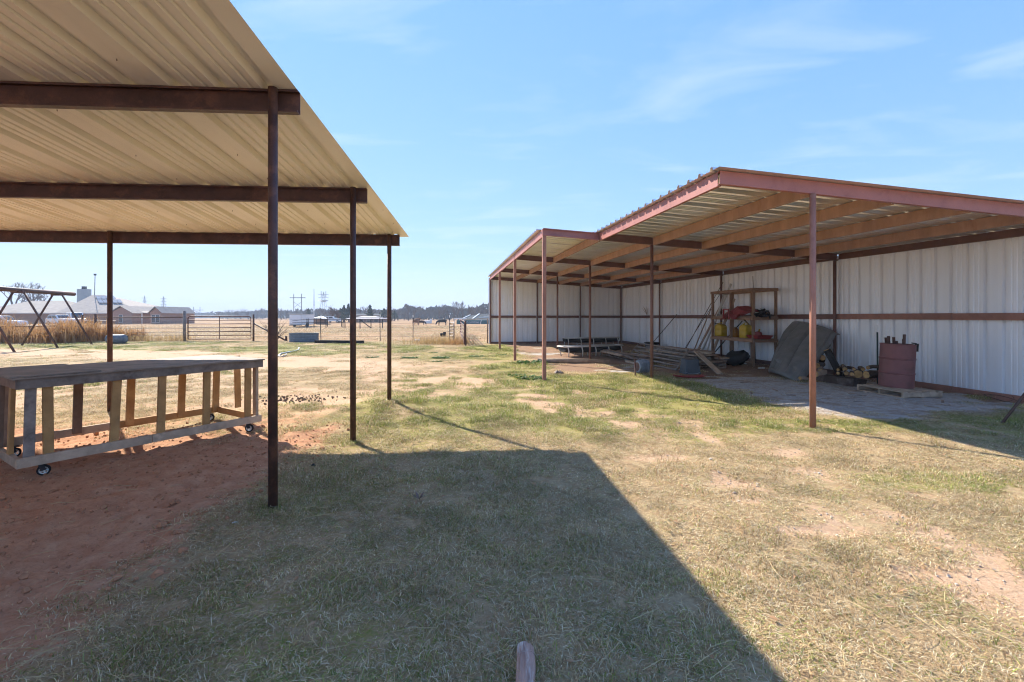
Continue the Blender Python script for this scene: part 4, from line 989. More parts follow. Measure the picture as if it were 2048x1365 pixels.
# pallet and drum
PL0, PT0, PWd, PDp = 8.50, 7.58, 0.86, 1.0
pl = thing('pallet', 'low wooden pallet under the rusty drum', 'pallet', B(PL0 + .4, PT0 + .5))
for k in range(3):
    t = PT0 + .02 + k * .48; MB().bar(B(PL0, t, .058), B(PL0 + PWd, t, .058), .04, .085).build('stringer', 'pale_wood', pl, bevel=.003)
for k in range(6):
    L = PL0 + .05 + k * .152; MB().bar(B(L, PT0, .112), B(L, PT0 + PDp, .112), .1, .018).build('deck_board', 'pale_wood', pl, bevel=.002)
for k in range(3):
    L = PL0 + .05 + k * .38; MB().bar(B(L, PT0, .008), B(L, PT0 + PDp, .008), .1, .014).build('bottom_board', 'pale_wood', pl)
dc = B(PL0 + .52, PT0 + .62, .123); dax = V(0.03, -.02, 1).normalized()
dr = thing('steel_drum', 'rusty red steel drum full of scrap iron on the pallet', 'drum', dc)
rr = .288
MB().lathe([(0.0001, .02), (rr - .01, .02), (rr - .01, .0), (rr + .006, .003), (rr + .006, .016), (rr, .02), (rr, .27), (rr + .012, .283), (rr + .012, .292), (rr, .305), (rr, .56), (rr + .012, .573), (rr + .012, .582), (rr, .595), (rr, .855), (rr + .008, .86), (rr + .008, .876), (rr - .008, .876), (rr - .01, .4), (0.0001, .4)], dc, 40, dax).build('shell', 'drum_red', dr, smooth=True).modifiers.new('es', 'EDGE_SPLIT').split_angle = R(40)
random.seed(9)
for k, (lab) in enumerate(('upright rusty channel piece at the left of the drum', 'short rusty angle piece beside it in the drum', 'rusty flat bar with holes in the middle of the drum', 'rusty bracket leaning in the drum', 'bent rusty strip hooked over the right drum rim', 'tall rusty channel sticking up at the right of the drum', 'thin rusty spike in the drum', 'rusty plate low in the drum')):
    a = -.17 + .055 * k; h = (.14, .12, .15, .13, .05, .19, .17, .09)[k]
    c = dc + V(a, random.uniform(-.1, .1), .60); tp_ = c + V(random.uniform(-.03, .05), random.uniform(-.03, .03), .28 + h)
    m = MB().bar(c, tp_, .05 if k != 6 else .012, .008, V(0.3, 1, 0)); 
    if k in (0, 2, 5): m.bar(c + V(.025, .02, 0), tp_ + V(.025, .02, -.01), .008, .045, V(0.3, 1, 0))
    tag(m.build('scrap_iron', 'rust_bits', loc=c), lab, 'scrap iron', 'scrap iron in the drum')
h_ = MB(); q0 = dc + V(.262, -.13, .885); h_.bar(q0 + V(-.03, .03, .01), q0 + V(.03, -.02, .0), .06, .02).bar(q0 + V(.028, -.03, .0), q0 + V(.02, -.03, -.16), .06, .02, V(0, 1, 0))
tag(h_.build('scrap_hook', 'timber_dark', loc=q0), 'dark scrap strip hanging over the front rim of the drum', 'scrap iron')
# slanting pipe at the right edge, wire curls, small litter
tag(MB().tube([V(7.08, 6.58, 0.0), V(9.0, 7.16, 1.54)], 0.018, 10).build('leaning_pipe', 'rust_pipe', loc=(7.08, 6.58, 0), smooth=True), 'dark pipe slanting up to the back wall at the right edge', 'pipe')
for i, (L, t, s_) in enumerate(((9.85, 7.0, .3), (9.9, 6.5, .22), (9.8, 13.4, .2))):
    c = B(L, t, .03); pts = [c + V(math.cos(a) * s_ * (1 - a / 14), math.sin(a) * s_ * .5, .1 * abs(math.sin(a * .7))) for a in np.linspace(0, 6, 22)]
    tag(MB().tube(pts, 0.005, 5).build('wire_curl', 'rust_bits', loc=c), ('curl of rusty wire at the wall foot right of the drum', 'smaller wire curl at the far right wall foot', 'wire curl on the floor under the shelf rack')[i], 'wire')
for px, py, s_, m_, lab, nm in ((1522, 739, .1, 'white_plastic', 'crumpled white scrap beneath the shelf rack', 'scrap'), (1490, 729, .07, 'white_plastic', 'small white scrap behind the rack foot', 'scrap'), (1638, 843, .03, 'white_plastic', 'tiny white chip beside the nearest shed post', 'scrap'),
                            (627, 932, .035, 'tub_black', 'small black plastic bit on the grass by the carport post', 'scrap'), (470, 1047, .02, 'white_plastic', 'tiny white scrap in the grass near the carport post', 'scrap'), (1118, 748, .16, 'grey_wood', 'short dark stick on the pale dirt by the shed', 'stick')):
    c = G(px, py); c.z = gzs(c.x, c.y); b = MB()
    for k in range(5): b.box(c + V(random.uniform(-s_, s_) * .6, random.uniform(-s_, s_) * .3, s_ * .25), s_ * random.uniform(.5, 1.1), s_ * .35, s_ * .3, M=Euler((random.uniform(-.5, .5), random.uniform(-.5, .5), random.uniform(0, 3))).to_matrix())
    tag(b.build(nm, m_, loc=c), lab, nm)
for k in range(26):
    px, py = random.uniform(1300, 1900), random.uniform(765, 815); c = G(px, py)
    if c.dot(D2) < 5.3 or c.dot(D2) > 9.7: continue
    d = V(random.uniform(-1, 1), random.uniform(-1, 1), 0).normalized() * random.uniform(.04, .16); c.z = gzs(c.x, c.y) + .008
    tag(MB().bar(c - d, c + d, random.uniform(.015, .04), .012).build('wood_chip', random.choice(['brown_wood', 'pale_wood', 'grey_wood']), loc=c), 'small wood chip scattered on the shed floor', 'wood chip', 'wood chips on the shed floor')
# foreground: weathered post stub, leaf, straws, manure
s0 = V(0.060, 2.09, 0.024); s1 = V(0.040, 1.45, 0.030); vs = []; nn = 28; rgs = random.Random(3)
grv = [1 - .5 * max(0, rgs.random() - .7) - .06 * rgs.random() for _ in range(nn)]
prs = [(0, .02), (.0, .80), (.008, .92), (.02, .96), (.05, .97), (.10, .98), (.104, .90), (.112, .90), (.118, 1.0), (.2, 1.04), (.3, 1.0), (.45, 1.05), (.62, 1.0), (.8, 1.02), (1, 1.0)]
for i, (f, q0_) in enumerate(prs):
    c = s0.lerp(s1, f) + V(.004 * math.sin(f * 9), 0, .004 * math.sin(f * 7))
    for k in range(nn):
        a = 2 * math.pi * k / nn; q_ = 0.041 * q0_ * grv[k] * (1 + .05 * math.sin(2 * a + .6) + rgs.uniform(-.025, .025)); sk_ = (.05 * math.cos(a) + .022 * math.sin(3 * a)) * (1 if i < 5 else 0)
        vs.append(c + V(math.cos(a) * q_, -.15 * sk_, math.sin(a) * q_ * .8 + .01))
tag(MB().add(vs, [(i * nn + k, i * nn + (k + 1) % nn, (i + 1) * nn + (k + 1) % nn, (i + 1) * nn + k) for i in range(len(prs) - 1) for k in range(nn)]).build('wood_stub', 'stump_wood', loc=s0), 'weathered pinkish wooden stub half sunk in the grass', 'wood stub')
c = G(838, 1003); c.z = gzs(c.x, c.y) + .02; lf = MB()
for k in range(6):
    a = k * 1.05; d = V(math.cos(a), math.sin(a) * .6, .7).normalized(); s_ = d.cross(UZ).normalized(); lf.add([c, c + d * .04 + s_ * .012, c + d * .075, c + d * .04 - s_ * .012], [(0, 1, 2, 3)])
tag(lf.build('dry_leaf', 'rust_gate', loc=c), 'curled dark brown leaf in the shaded grass', 'leaf')
mn = MB()
for k in range(170):
    u = random.gauss(0, 1); v_ = random.gauss(0, 1); p = V(-4.1 + u * .45, 8.6 + v_ * .22, 0); s_ = random.uniform(.008, .021); p.z = gzs(p.x, p.y) + s_ * .6
    mn.lathe([(0.0001, -s_), (s_ * .8, -s_ * .5), (s_, 0), (s_ * .7, s_ * .6), (0.0001, s_ * .9)], p, 6, (random.uniform(-1, 1), random.uniform(-1, 1), 1))
tag(mn.build('manure', 'manure', loc=(-4, 8.55, 0), smooth=True), 'dark horse droppings spread on the dirt behind the workbench', 'manure', kind='stuff')
st = MB()
for k in range(260):
    p = V(random.uniform(-5, -1.5), random.uniform(1.8, 6.2), 0); p.z = gzs(p.x, p.y) + .006; a = random.random() * 6.28; l_ = random.uniform(.02, .09); d = V(math.cos(a), math.sin(a), .05) * l_
    st.tube([p - d, p + V(0, 0, .006) + d.cross(UZ) * random.uniform(-.3, .3), p + d], .0016, 3)
tag(st.build('straw_litter', 'straw', loc=(-3, 4, 0)), 'loose straw bits on the red dirt under the carport', 'straw', kind='stuff')
cl = MB(); rgc = random.Random(12)
for k in range(1500):
    p = V(rgc.uniform(-6, -2.1), rgc.uniform(1.9, 6.6), 0); s_ = rgc.uniform(.006, .016) * (2.2 if rgc.random() < .06 else 1); p.z = gzs(p.x, p.y) + s_ * .3
    cl.lathe([(0.0001, -s_), (s_ * rgc.uniform(.8, 1.3), -s_ * .2), (s_ * rgc.uniform(.5, .9), s_ * .6), (0.0001, s_ * .8)], p, 5, (rgc.uniform(-.6, .6), rgc.uniform(-.6, .6), 1))
mat('clod', (0.42, 0.20, 0.105), 0.95, 0.3, 9)
tag(cl.build('soil_clods', 'clod', loc=(-4, 4, 0)), 'crumbled red soil clods under the carport', 'soil', kind='stuff')
rgp = np.random.default_rng(5)
def loose(nm, lab, cat, n, box, ok, mk, mt):
    b = MB(); xs = rgp.uniform(box[0], box[1], n); ys = rgp.uniform(box[2], box[3], n); zz = zones(xs, ys)
    for i in range(n):
        if ok(zz, i): mk(b, V(xs[i], ys[i], gzs(xs[i], ys[i])))
    return tag(b.build(nm, mt, loc=(box[0], box[2], 0)), lab, cat, kind='stuff')
def peb(b, p):
    s_ = random.uniform(.004, .013) * (1.8 if random.random() < .07 else 1)
    b.lathe([(0.0001, -s_ * .6), (s_, -s_ * .1), (s_ * .7, s_ * .5), (0.0001, s_ * .6)], p + UZ * s_ * .3, 5, (random.uniform(-.4, .4), random.uniform(-.4, .4), 1))
mat('pebble', (0.50, 0.42, 0.34), 0.9, 0.35, 6, c2=(0.30, 0.22, 0.16))
loose('pebbles', 'small loose stones on the gravel and bare sandy patches', 'pebbles', 7000, (0.5, 9.5, 1.8, 12), lambda z, i: z['m_grav'][i] > .5 or z['m_sand'][i] > .45, peb, 'pebble')
def leaf(b, p):
    a = random.random() * 6.28; d = V(math.cos(a), math.sin(a), random.uniform(-.2, .5)).normalized() * random.uniform(.012, .028); w_ = V(-d.y, d.x, random.uniform(-.01, .01)) * .45
    p = p + UZ * random.uniform(.015, .035); b.add([p - d, p + w_ + UZ * .004, p + d, p - w_ + UZ * .004], [(0, 1, 2, 3)])
mat('leaf_litter', (0.25, 0.13, 0.06), 0.85, 0.4, 9, c2=(0.40, 0.27, 0.15))
loose('leaf_litter', 'dead brown leaves scattered in the lawn', 'leaves', 800, (-4, 5, 1.8, 8), lambda z, i: z['m_dirt'][i] < .6, leaf, 'leaf_litter')
def stalk(b, p):
    a = random.random() * 6.28; l_ = random.uniform(.04, .13); d = V(math.cos(a), math.sin(a), random.uniform(-.05, .15)) * l_; p = p + UZ * random.uniform(.02, .045)
    b.tube([p - d, p + d.cross(UZ) * random.uniform(-.25, .25) + UZ * .012, p + d], [.0016, .0014, .0009], 3)
loose('straw_stalks', 'long pale straw stalks lying over the lawn', 'straw', 1500, (-2.6, 5, 1.7, 7), lambda z, i: True, stalk, 'straw')
# broad green weeds
def weed(px, py, s_, n_, lab):
    c = G(px, py); c.z = gzs(c.x, c.y); b = MB()
    for k in range(n_):
        a = random.random() * 6.28; rr_ = random.random() ** .5 * s_; q_ = c + V(math.cos(a) * rr_, math.sin(a) * rr_ * .7, 0); a2 = random.random() * 6.28; l_ = s_ * random.uniform(.25, .5); d = V(math.cos(a2), math.sin(a2), random.uniform(.3, 1.0)).normalized() * l_
        w_ = d.cross(UZ).normalized() * l_ * .3; b.add([q_, q_ + d * .5 + w_, q_ + d - UZ * l_ * .2, q_ + d * .5 - w_], [(0, 1, 2, 3)])
    tag(b.build('weed', 'green_leaf', loc=c), lab, 'weed', 'green weeds in the lawn')
for px, py, s_, lab in ((818, 717, .3, 'green weed clump left of the third carport post line in the yard'), (868, 707, .2, 'small green weed clump near the dry tuft'), (880, 717, .34, 'wide green weed clump in the middle of the yard'), (872, 724, .2, 'low green weed clump just below the wide one'), (953, 714, .3, 'green weed clump left of the shed corner posts'), (1003, 711, .2, 'small green weed by the first shed corner posts'),
                     (1035, 752, .25, 'small green weed left of the shed corner post'), (1066, 758, .4, 'bright green weed patch at the foot of the shed corner post'), (1062, 728, .5, 'pale green weed patch beside the lying pole'), (745, 716, .25, 'green weed clump between the two carport posts')):
    weed(px, py, s_, int(130 * s_ + 40), lab)
# ------------------------------------------------------------------ yard edge: swing frame, fence, gates, tank
def XP(px, Y): return (px - CX) * Y / FPX
sw = thing('swing_frame', 'rusty pipe swing frame with crossed A legs in tall weeds', 'swing frame', V(-24.6, 23.7, 0))
bd = V(-0.26, 0.966, 0); sdv = V(0.966, 0.26, 0)
ap2 = V(XP(115, 25.0), 25.0, 2.86); ap1 = ap2 - bd * 2.72; ap0 = ap1 - bd * 2.72
MB().tube([ap0 - bd * 1.2, ap2 + bd * 1.35], 0.11, 12).build('top_beam', 'rust_pipe', sw, smooth=True)
for a in (ap0, ap1, ap2):
    MB().box(a - UZ * .09, 0.5, 0.22, 0.12, rz=math.atan2(sdv.y, sdv.x)).build('gusset', 'rust_pipe', sw)
    for s_ in (-1, 1):
        f = a + sdv * 1.6 * s_; f.z = gzs(f.x, f.y) - .05
        MB().tube([a + sdv * .2 * s_ - UZ * .08, f], 0.048, 8).build('leg', 'rust_pipe', sw, smooth=True)

FY = 28.8
def wood_post(px, Y, z1, r_, lab, m='rust_pipe', grp=None, lean=0.0):
    b = V(XP(px, Y), Y, 0); b.z = gzs(b.x, b.y) - .08
    tag(MB().tube([b, V(b.x + lean, Y, z1)], [r_ * 1.05, r_], 10).build('fence_post', m, loc=b, smooth=True), lab, 'post', grp); return b
wood_post(369, FY, 1.92, .085, 'weathered wooden gate post left of the rusty gate', 'grey_wood')
wood_post(507, FY, 1.70, .055, 'dark pipe gate post right of the rusty gate')
wood_post(191, 30.0, 1.72, .075, 'dark corner fence post in the tall weeds')
wood_post(165, 31.5, 1.68, .07, 'dark fence post behind the weeds near the white cars', 'dark_post')
def fence(nm, lab, pts, posts, wires, net=0, cat='fence', pm='dark_post', wr=0.008):
    c = sum((Vector(p) for p in pts), Vector()) / len(pts); e = thing(nm, lab, cat, (c.x, c.y, 0))
    for a, b in zip(pts[:-1], pts[1:]):
        a = Vector(a); b = Vector(b)
        for z in wires: MB().tube([a + UZ * z, (a + b) / 2 + UZ * (z - .02), b + UZ * z], wr, 4).build('wire_strand', 'wire', e)
        if net:
            n = int((b - a).length / net); m = MB()
            for k in range(1, n):
                p = a.lerp(b, k / n); m.tube([p + UZ * wires[0], p + UZ * wires[-1]], .004, 3)
            m.build('mesh_stay', 'wire', e)['kind'] = 'stuff'
    for p in posts:
        b = Vector(p); z0 = gzs(b.x, b.y) - .05
        pp_ = MB().bar(V(b.x, b.y, z0), V(b.x + random.uniform(-.04, .04), b.y, 1.5), .05, .03).build('post', pm, e)
        if pm == 'dark_post': MB().bar(V(b.x, b.y, 1.502), V(b.x, b.y, 1.66), .045, .028).build('white_tip', 'white_paint', pp_)
    return e
fence('wire_fence', 'woven wire fence between the corner post and the gate post', [V(XP(193, 30), 30, 0), V(XP(368, FY), FY, 0)], [], (.15, .35, .55, .8, 1.05, 1.3), .32)
MB_r = thing('pipe_rail', 'pale pipe top rail along the wire fence left of the gate', 'rail', V(XP(290, 29.2), 29.2, 1.5))
MB().tube([V(XP(193, 29.9), 29.9, 1.50), V(XP(368, FY), FY, 1.52)], .03, 8).build('pipe', 'rust_pipe', MB_r, smooth=True)
lr = thing('pipe_fence', 'low rusty pipe fence running behind the swing frame', 'fence', V(XP(70, 27.5), 27.5, 0))
MB().tube([V(XP(-60, 27.2), 27.2, .98), V(XP(158, 28), 28, .98)], .045, 8).build('rail', 'rust_pipe', lr, smooth=True)
for px in (-40, 60, 125, 157): MB().tube([V(XP(px, 27.6), 27.6, -.05), V(XP(px, 27.6), 27.6, .97)], .04, 8).build('post', 'rust_pipe', lr, smooth=True)
hb = thing('fence_brace', 'crossed brace poles beside the corner post in the weeds', 'fence', V(XP(178, 30.8), 30.8, 0))
MB().tube([V(XP(165, 31.4), 31.4, 1.25), V(XP(191, 30.1), 30.1, 1.25)], .04, 8).build('rail', 'rust_pipe', hb)
MB().tube([V(XP(163, 31), 31, .2), V(XP(190, 30.1), 30.1, 1.15)], .035, 8).build('diagonal', 'rust_pipe', hb)
rp2 = thing('pipe_rail', 'pale pipe rails running from the brace towards the house', 'rail', V(XP(210, 30), 30, 1.2))
MB().tube([V(XP(193, 30), 30, 1.28), V(XP(232, 29.6), 29.6, 1.28)], .03, 8).build('pipe', 'pipe_gate', rp2)

def gate(a, b, z0, z1, n, lab, m, r_=.028, rcorner=True, stays=(.5,)):
    a = Vector(a); b = Vector(b); e = thing('pipe_gate', lab, 'gate', (a + b) / 2); d = (b - a).normalized(); rc = .16
    MB().tube([a + UZ * z0, a + UZ * (z1 - rc), a + d * rc * .3 + UZ * (z1 - rc * .3), a + d * rc + UZ * z1, b - d * rc + UZ * z1, b - d * rc * .3 + UZ * (z1 - rc * .3), b + UZ * (z1 - rc), b + UZ * z0, a + UZ * z0], r_ * 1.15, 8).build('gate_frame', m, e, smooth=True)
    for k in range(1, n): MB().tube([a + UZ * (z0 + (z1 - z0) * (1 - (1 - k / n) ** 1.0)), b + UZ * (z0 + (z1 - z0) * (k / n))], r_, 8).build('gate_rail', m, e, smooth=True)
    for f in stays: MB().bar(a.lerp(b, f) + UZ * z0, a.lerp(b, f) + UZ * z1, .045, .012).build('gate_stay', m, e)
    return e
gate(V(XP(376, FY), FY, 0), V(XP(501, FY), FY + .05, 0), .14, 1.58, 6, 'closed rusty pipe gate between wooden post and pipe post', 'rust_gate')
gate(G(921, 668) * 1.0, G(929, 692), .10, 1.30, 5, 'open rusty pipe gate seen nearly edge on near the shed', 'rust_gate', .03)
pp_ = G(929.5, 692); tag(MB().tube([V(pp_.x + .05, pp_.y - .05, -.05), V(pp_.x + .05, pp_.y - .05, 1.35)], .045, 8).build('fence_post', 'rust_pipe', loc=pp_), 'rusty post holding the open edge-on gate', 'post')
gate(V(XP(900, 27.5), 27.5, 0), V(XP(908, 26.4), 26.4, 0), .02, 1.2, 6, 'grey mesh gate leaning by the last fence post', 'pipe_gate', .03)
tx = [642, 700, 760.5, 826, 899]
fence('wire_fence', 'wire fence of dark white-tipped posts across the pasture edge', [V(XP(507, FY), FY, 0)] + [V(XP(p, FY), FY, 0) for p in tx], [V(XP(p, FY - .03), FY - .03, 0) for p in tx], (.3, .6, .9, 1.15, 1.38), 0, wr=.006)
br_ = thing('fence_brace', 'dark brace pole slanting down from the gate post', 'brace', V(XP(507, FY), FY, 0))
MB().tube([V(XP(508, FY), FY, 1.12), V(XP(574, FY - .2), FY - .2, .02)], .05, 8).build('pole', 'rust_pipe', br_, smooth=True)
sp_ = G(572.5, 681, 0); tag(MB().tube([sp_ - UZ * .05, sp_ + UZ * .28], .07, 8).build('pipe_stub', 'rust_bits', loc=sp_), 'short rusty pipe stub left of the stock tank', 'pipe stub')
# stock tank
tk = thing('stock_tank', 'oval galvanised stock tank by the fence', 'tank', V(XP(608, 27.9), 27.9, 0))
def oval(rx, ry, z, n=40): return [V(XP(608, 27.9) + rx * math.cos(2 * math.pi * k / n), 27.9 + ry * math.sin(2 * math.pi * k / n), z) for k in range(n)]
rs = []; z = -.02
for z, d in ((-.02, 0), (.06, 0), (.08, .012), (.1, 0), (.2, 0), (.22, .012), (.24, 0), (.34, 0), (.36, .012), (.38, 0), (.5, 0), (.54, .02), (.56, .02), (.56, -.01), (.4, -.02)): rs.append(oval(.88 + d, .5 + d, z))
MB().add([p for r_ in rs for p in r_], [(i * 40 + k, i * 40 + (k + 1) % 40, (i + 1) * 40 + (k + 1) % 40, (i + 1) * 40 + k) for i in range(len(rs) - 1) for k in range(40)]).build('wall', 'backlit_grey', tk, smooth=True)
MB().add(oval(.86, .48, .42), [tuple(range(40))]).build('water', 'glass', tk)
tm = thing('ground_timber', 'long dark timber lying along the fence right of the stock tank', 'timber', G(678, 687)); a = G(631, 687); b = G(727, 688)
MB().bar(a + UZ * .1, b + UZ * .1, .22, .17).build('beam', 'timber_dark', tm, bevel=.02)
# lying barrel
c = G(233, 688); bl_ = thing('plastic_barrel', 'grey barrel lying on its side near the weeds', 'barrel', c); c = c + UZ * .27
MB().lathe([(0.0001, -.5), (.19, -.49), (.25, -.43), (.27, -.36), (.27, .36), (.25, .43), (.19, .49), (.0001, .5)], c, 20, (1, .12, 0)).build('body', 'backlit_grey', bl_, smooth=True)
c = G(249, 683); tag(MB().box(c + UZ * .1, .3, .2, .2, rz=.4).bar(c + V(-.1, 0, .2), c + V(.2, .1, .35), .06, .06).build('rubble', 'dark_post', loc=c, bevel=.03), 'dark lump of scrap beside the lying barrel', 'scrap')
# hose
hp = [G(598, 697), G(597, 701), G(590, 704), G(578, 706), G(562, 709), G(556, 713), G(566, 714.5), G(573, 710)]
for p in hp: p.z = gzs(p.x, p.y) + .03
tag(MB().tube(hp, .028, 8).build('garden_hose', 'white_plastic', loc=hp[0], smooth=True), 'white hose lying loose on the yard', 'hose')
c = G(835, 684.5); tag(MB().box(c + UZ * .08, .45, .25, .18, rz=.3).box(c + V(.1, 0, .12), .2, .2, .12, rz=.8).build('feed_sack', 'white_plastic', loc=c, bevel=.05), 'white sack at the foot of the fourth fence post', 'sack')
c = G(886, 673); tag(MB().box(c + UZ * .12, .45, .3, .26, rz=.2).box(c + V(.12, 0, .25), .2, .2, .2, rz=.9).build('stump', 'timber_dark', loc=c, bevel=.05), 'dark stump in the pasture left of the last fence post', 'stump')
wood_post(975, 26.6, 1.45, .03, 'thin rusty stake at the outer corner of the shed', 'rust_pipe')

# ------------------------------------------------------------------ tall dry weeds
def weeds(nm, lab, n, fx, fy, h0, h1, wd, m, plume=True):
    vs = []; fs = []
    for _ in range(n):
        x_, y_ = fx(), fy(); h = random.uniform(h0, h1) * (0.6 + .8 * float(vnoise(np.array([x_]), np.array([y_]), 1.6, 5)[0])); a = random.random() * 6.28; ln = h * (random.uniform(.05, .5) if random.random() < .75 else random.uniform(.5, 1.1)); h *= 1.0 if ln < h * .5 else .75
        p0 = V(x_, y_, gzs(x_, y_)); d = V(math.cos(a), math.sin(a), 0); s_ = V(-d.y, d.x, 0) * wd * random.uniform(.6, 1.4)
        p1 = p0 + d * ln * .3 + UZ * h * .6; p2 = p0 + d * ln + UZ * h * random.uniform(.75, 1.0); o = len(vs)
        vs += [p0 - s_, p0 + s_, p1 - s_ * .8, p1 + s_ * .8, p2]; fs += [(o, o + 1, o + 3, o + 2), (o + 2, o + 3, o + 4)]
        if plume and random.random() < .5:
            for k in range(2):
                q_ = p0.lerp(p1, random.uniform(.5, 1)); e_ = V(random.uniform(-1, 1), random.uniform(-1, 1), random.uniform(-.2, .7)).normalized() * h * random.uniform(.12, .3); w_ = e_.cross(V(.3, .5, 1)).normalized() * wd * 1.6; o = len(vs)
                vs += [q_, q_ + e_ * .5 + w_, q_ + e_, q_ + e_ * .5 - w_]; fs += [(o, o + 1, o + 2, o + 3)]
    b = MB(); b.v = [tuple(v) for v in vs]; b.f = fs
    return tag(b.build(nm, m, loc=vs[0]), lab, 'weeds', kind='stuff')
weeds('tall_weeds', 'tall orange dry weeds behind the swing frame', 4200, lambda: random.uniform(-38, -25.5), lambda: random.choice([random.uniform(26.5, 30), random.gauss(27.4, .6)]), .9, 1.75, .016, 'dry_weed')
weeds('fence_weeds', 'dry weeds growing along the wire fence by the barrel', 1500, lambda: random.uniform(-27.5, -24.3), lambda: random.uniform(28.6, 30.5), .4, 1.1, .012, 'dry_weed')
weeds('fence_line_grass', 'thin dry grass under the gate-side wire fence', 700, lambda: random.uniform(-25, -20.5), lambda: random.uniform(28.3, 29.6), .2, .6, .008, 'dry_tuft')
weeds('dry_tuft', 'straw-coloured grass tuft near the edge-on gate', 1100, lambda: random.gauss(-4.4, .75), lambda: random.gauss(26.2, .6), .2, .62, .008, 'dry_tuft', False)
weeds('gate_tuft', 'dry grass tuft below the leaning mesh gate', 420, lambda: random.gauss(-3.05, .35), lambda: random.gauss(25.8, .5), .15, .45, .008, 'dry_weed', False)

# ------------------------------------------------------------------ trees
def bare_tree(seed, h, spread_=0.6, depth=6, trunk=.22, thick=.026):
    rg = random.Random(seed); T = MB(); C = MB()
    def grow(p, d, l, r_, k):
        pts = [p]; q_ = p; dd = d
        for i in range(2):
            dd = (dd + V(rg.uniform(-.22, .22), rg.uniform(-.22, .22), rg.uniform(-.05, .14))).normalized(); q_ = q_ + dd * l / 2; pts.append(q_)
        (T if k == 0 else C).tube(pts, [r_, r_ * .85, r_ * .7], 8 if k == 0 else (5 if k < 3 else 3), caps=False)
        if k >= depth: return
        for i in range(3 if k < 3 else rg.choice((2, 3))):
            a = rg.random() * 6.28; sp = rg.uniform(.35, 1.0) * spread_; s1_ = dd.cross(V(.3, .2, 1)).normalized(); s2_ = dd.cross(s1_)
            nd = (dd + (s1_ * math.cos(a) + s2_ * math.sin(a)) * sp + UZ * .08).normalized()
            grow(q_ if rg.random() < .75 else pts[1], nd, l * rg.uniform(.62, .86), max(r_ * rg.uniform(.5, .66), h * .0026), k + 1)
    grow(V(0, 0, -.1), V(rg.uniform(-.08, .08), rg.uniform(-.08, .08), 1), h * trunk, h * thick, 0)
    top = max(v[2] for v in C.v); k_ = h / top
    for mb in (T, C): mb.v = [(v[0] * k_, v[1] * k_, v[2] * k_) for v in mb.v]
    return T, C
def tree_proto(nm, T, C, mt, mc):
    return T.mesh(nm + '_trunk'), C.mesh(nm + '_crown'), mt, mc
PR = []
for i in range(6):
    T, C = bare_tree(20 + i, 9.0, (.62, .7, .55, .75, .6, .66)[i], 5); PR.append((T.mesh('tree_trunk', smooth=True), C.mesh('tree_crown')))
BR = []
for i in range(2):
    T, C = bare_tree(60 + i, 9.0, .95, 6, .14, .03); BR.append((T.mesh('tree_trunk', smooth=True), C.mesh('tree_crown')))
for a, b in PR: a.materials.append(M['bark']); b.materials.append(M['twig'])
for a, b in BR: a.materials.append(M['bark']); b.materials.append(M['twig_brown'])
def put_tree(pair, px, ytop, Y, lab, grp, wide=1.0, nm='bare_tree'):
    hh = EYE - (ytop - HY) * Y / FPX; s_ = hh / 9.0
    e = thing(nm, lab, 'tree', V(XP(px, Y), Y, 0), grp)
    for o_n, m_ in zip(('trunk', 'crown'), pair):
        o = bpy.data.objects.new(o_n, m_); COL.objects.link(o); o.parent = e
    e.scale = (s_ * wide, s_ * wide, s_); e.rotation_euler[2] = random.random() * 6.28
random.seed(31)
for px, yt, Y in ((808, 616, 190), (817, 611, 180), (826, 609, 175), (838, 612, 195), (848, 616, 200), (858, 614, 185), (868, 617, 195), (878, 613, 190), (888, 608, 180), (899, 610, 185), (908, 606, 178), (917, 602, 170), (927, 601, 172), (936, 609, 185), (944, 611, 190), (953, 608, 180), (961, 612, 190), (970, 610, 185), (978, 613, 185)):
    put_tree(PR[random.randrange(6)], px, yt, Y, 'bare winter tree in the wood line behind the cows', 'bare trees behind the cows', random.uniform(1.0, 1.35))
for px, yt, Y in ((440, 622, 330), (455, 619, 320), (470, 618, 310), (482, 615, 300), (497, 618, 290), (512, 617, 300), (526, 616, 310), (540, 619, 290), (563, 616, 260), (572, 619, 260), (597, 621, 240), (613, 618, 220), (640, 617, 210), (724, 612, 165), (733, 615, 170), (752, 617, 165), (772, 613, 160), (783, 612, 165), (796, 616, 180), (658, 609, 190)):
    put_tree(PR[random.randrange(6)], px, yt, Y, 'bare winter tree on the horizon beyond the closed gate and fence posts', 'bare trees on the far horizon', random.uniform(1.1, 1.5))
put_tree(BR[0], 660, 613, 120, 'round-crowned brown bare tree beside the white canopy', None, 1.1)
put_tree(BR[1], 676, 616, 122, 'lower brown bare tree right of the round-crowned one', None, 1.1)
put_tree(PR[1], 22, 562, 128, 'tall bare tree behind the house at the far left', None, 1.1)
put_tree(PR[3], 78, 566, 132, 'wide bare tree above the house roof ridge', None, 1.4)
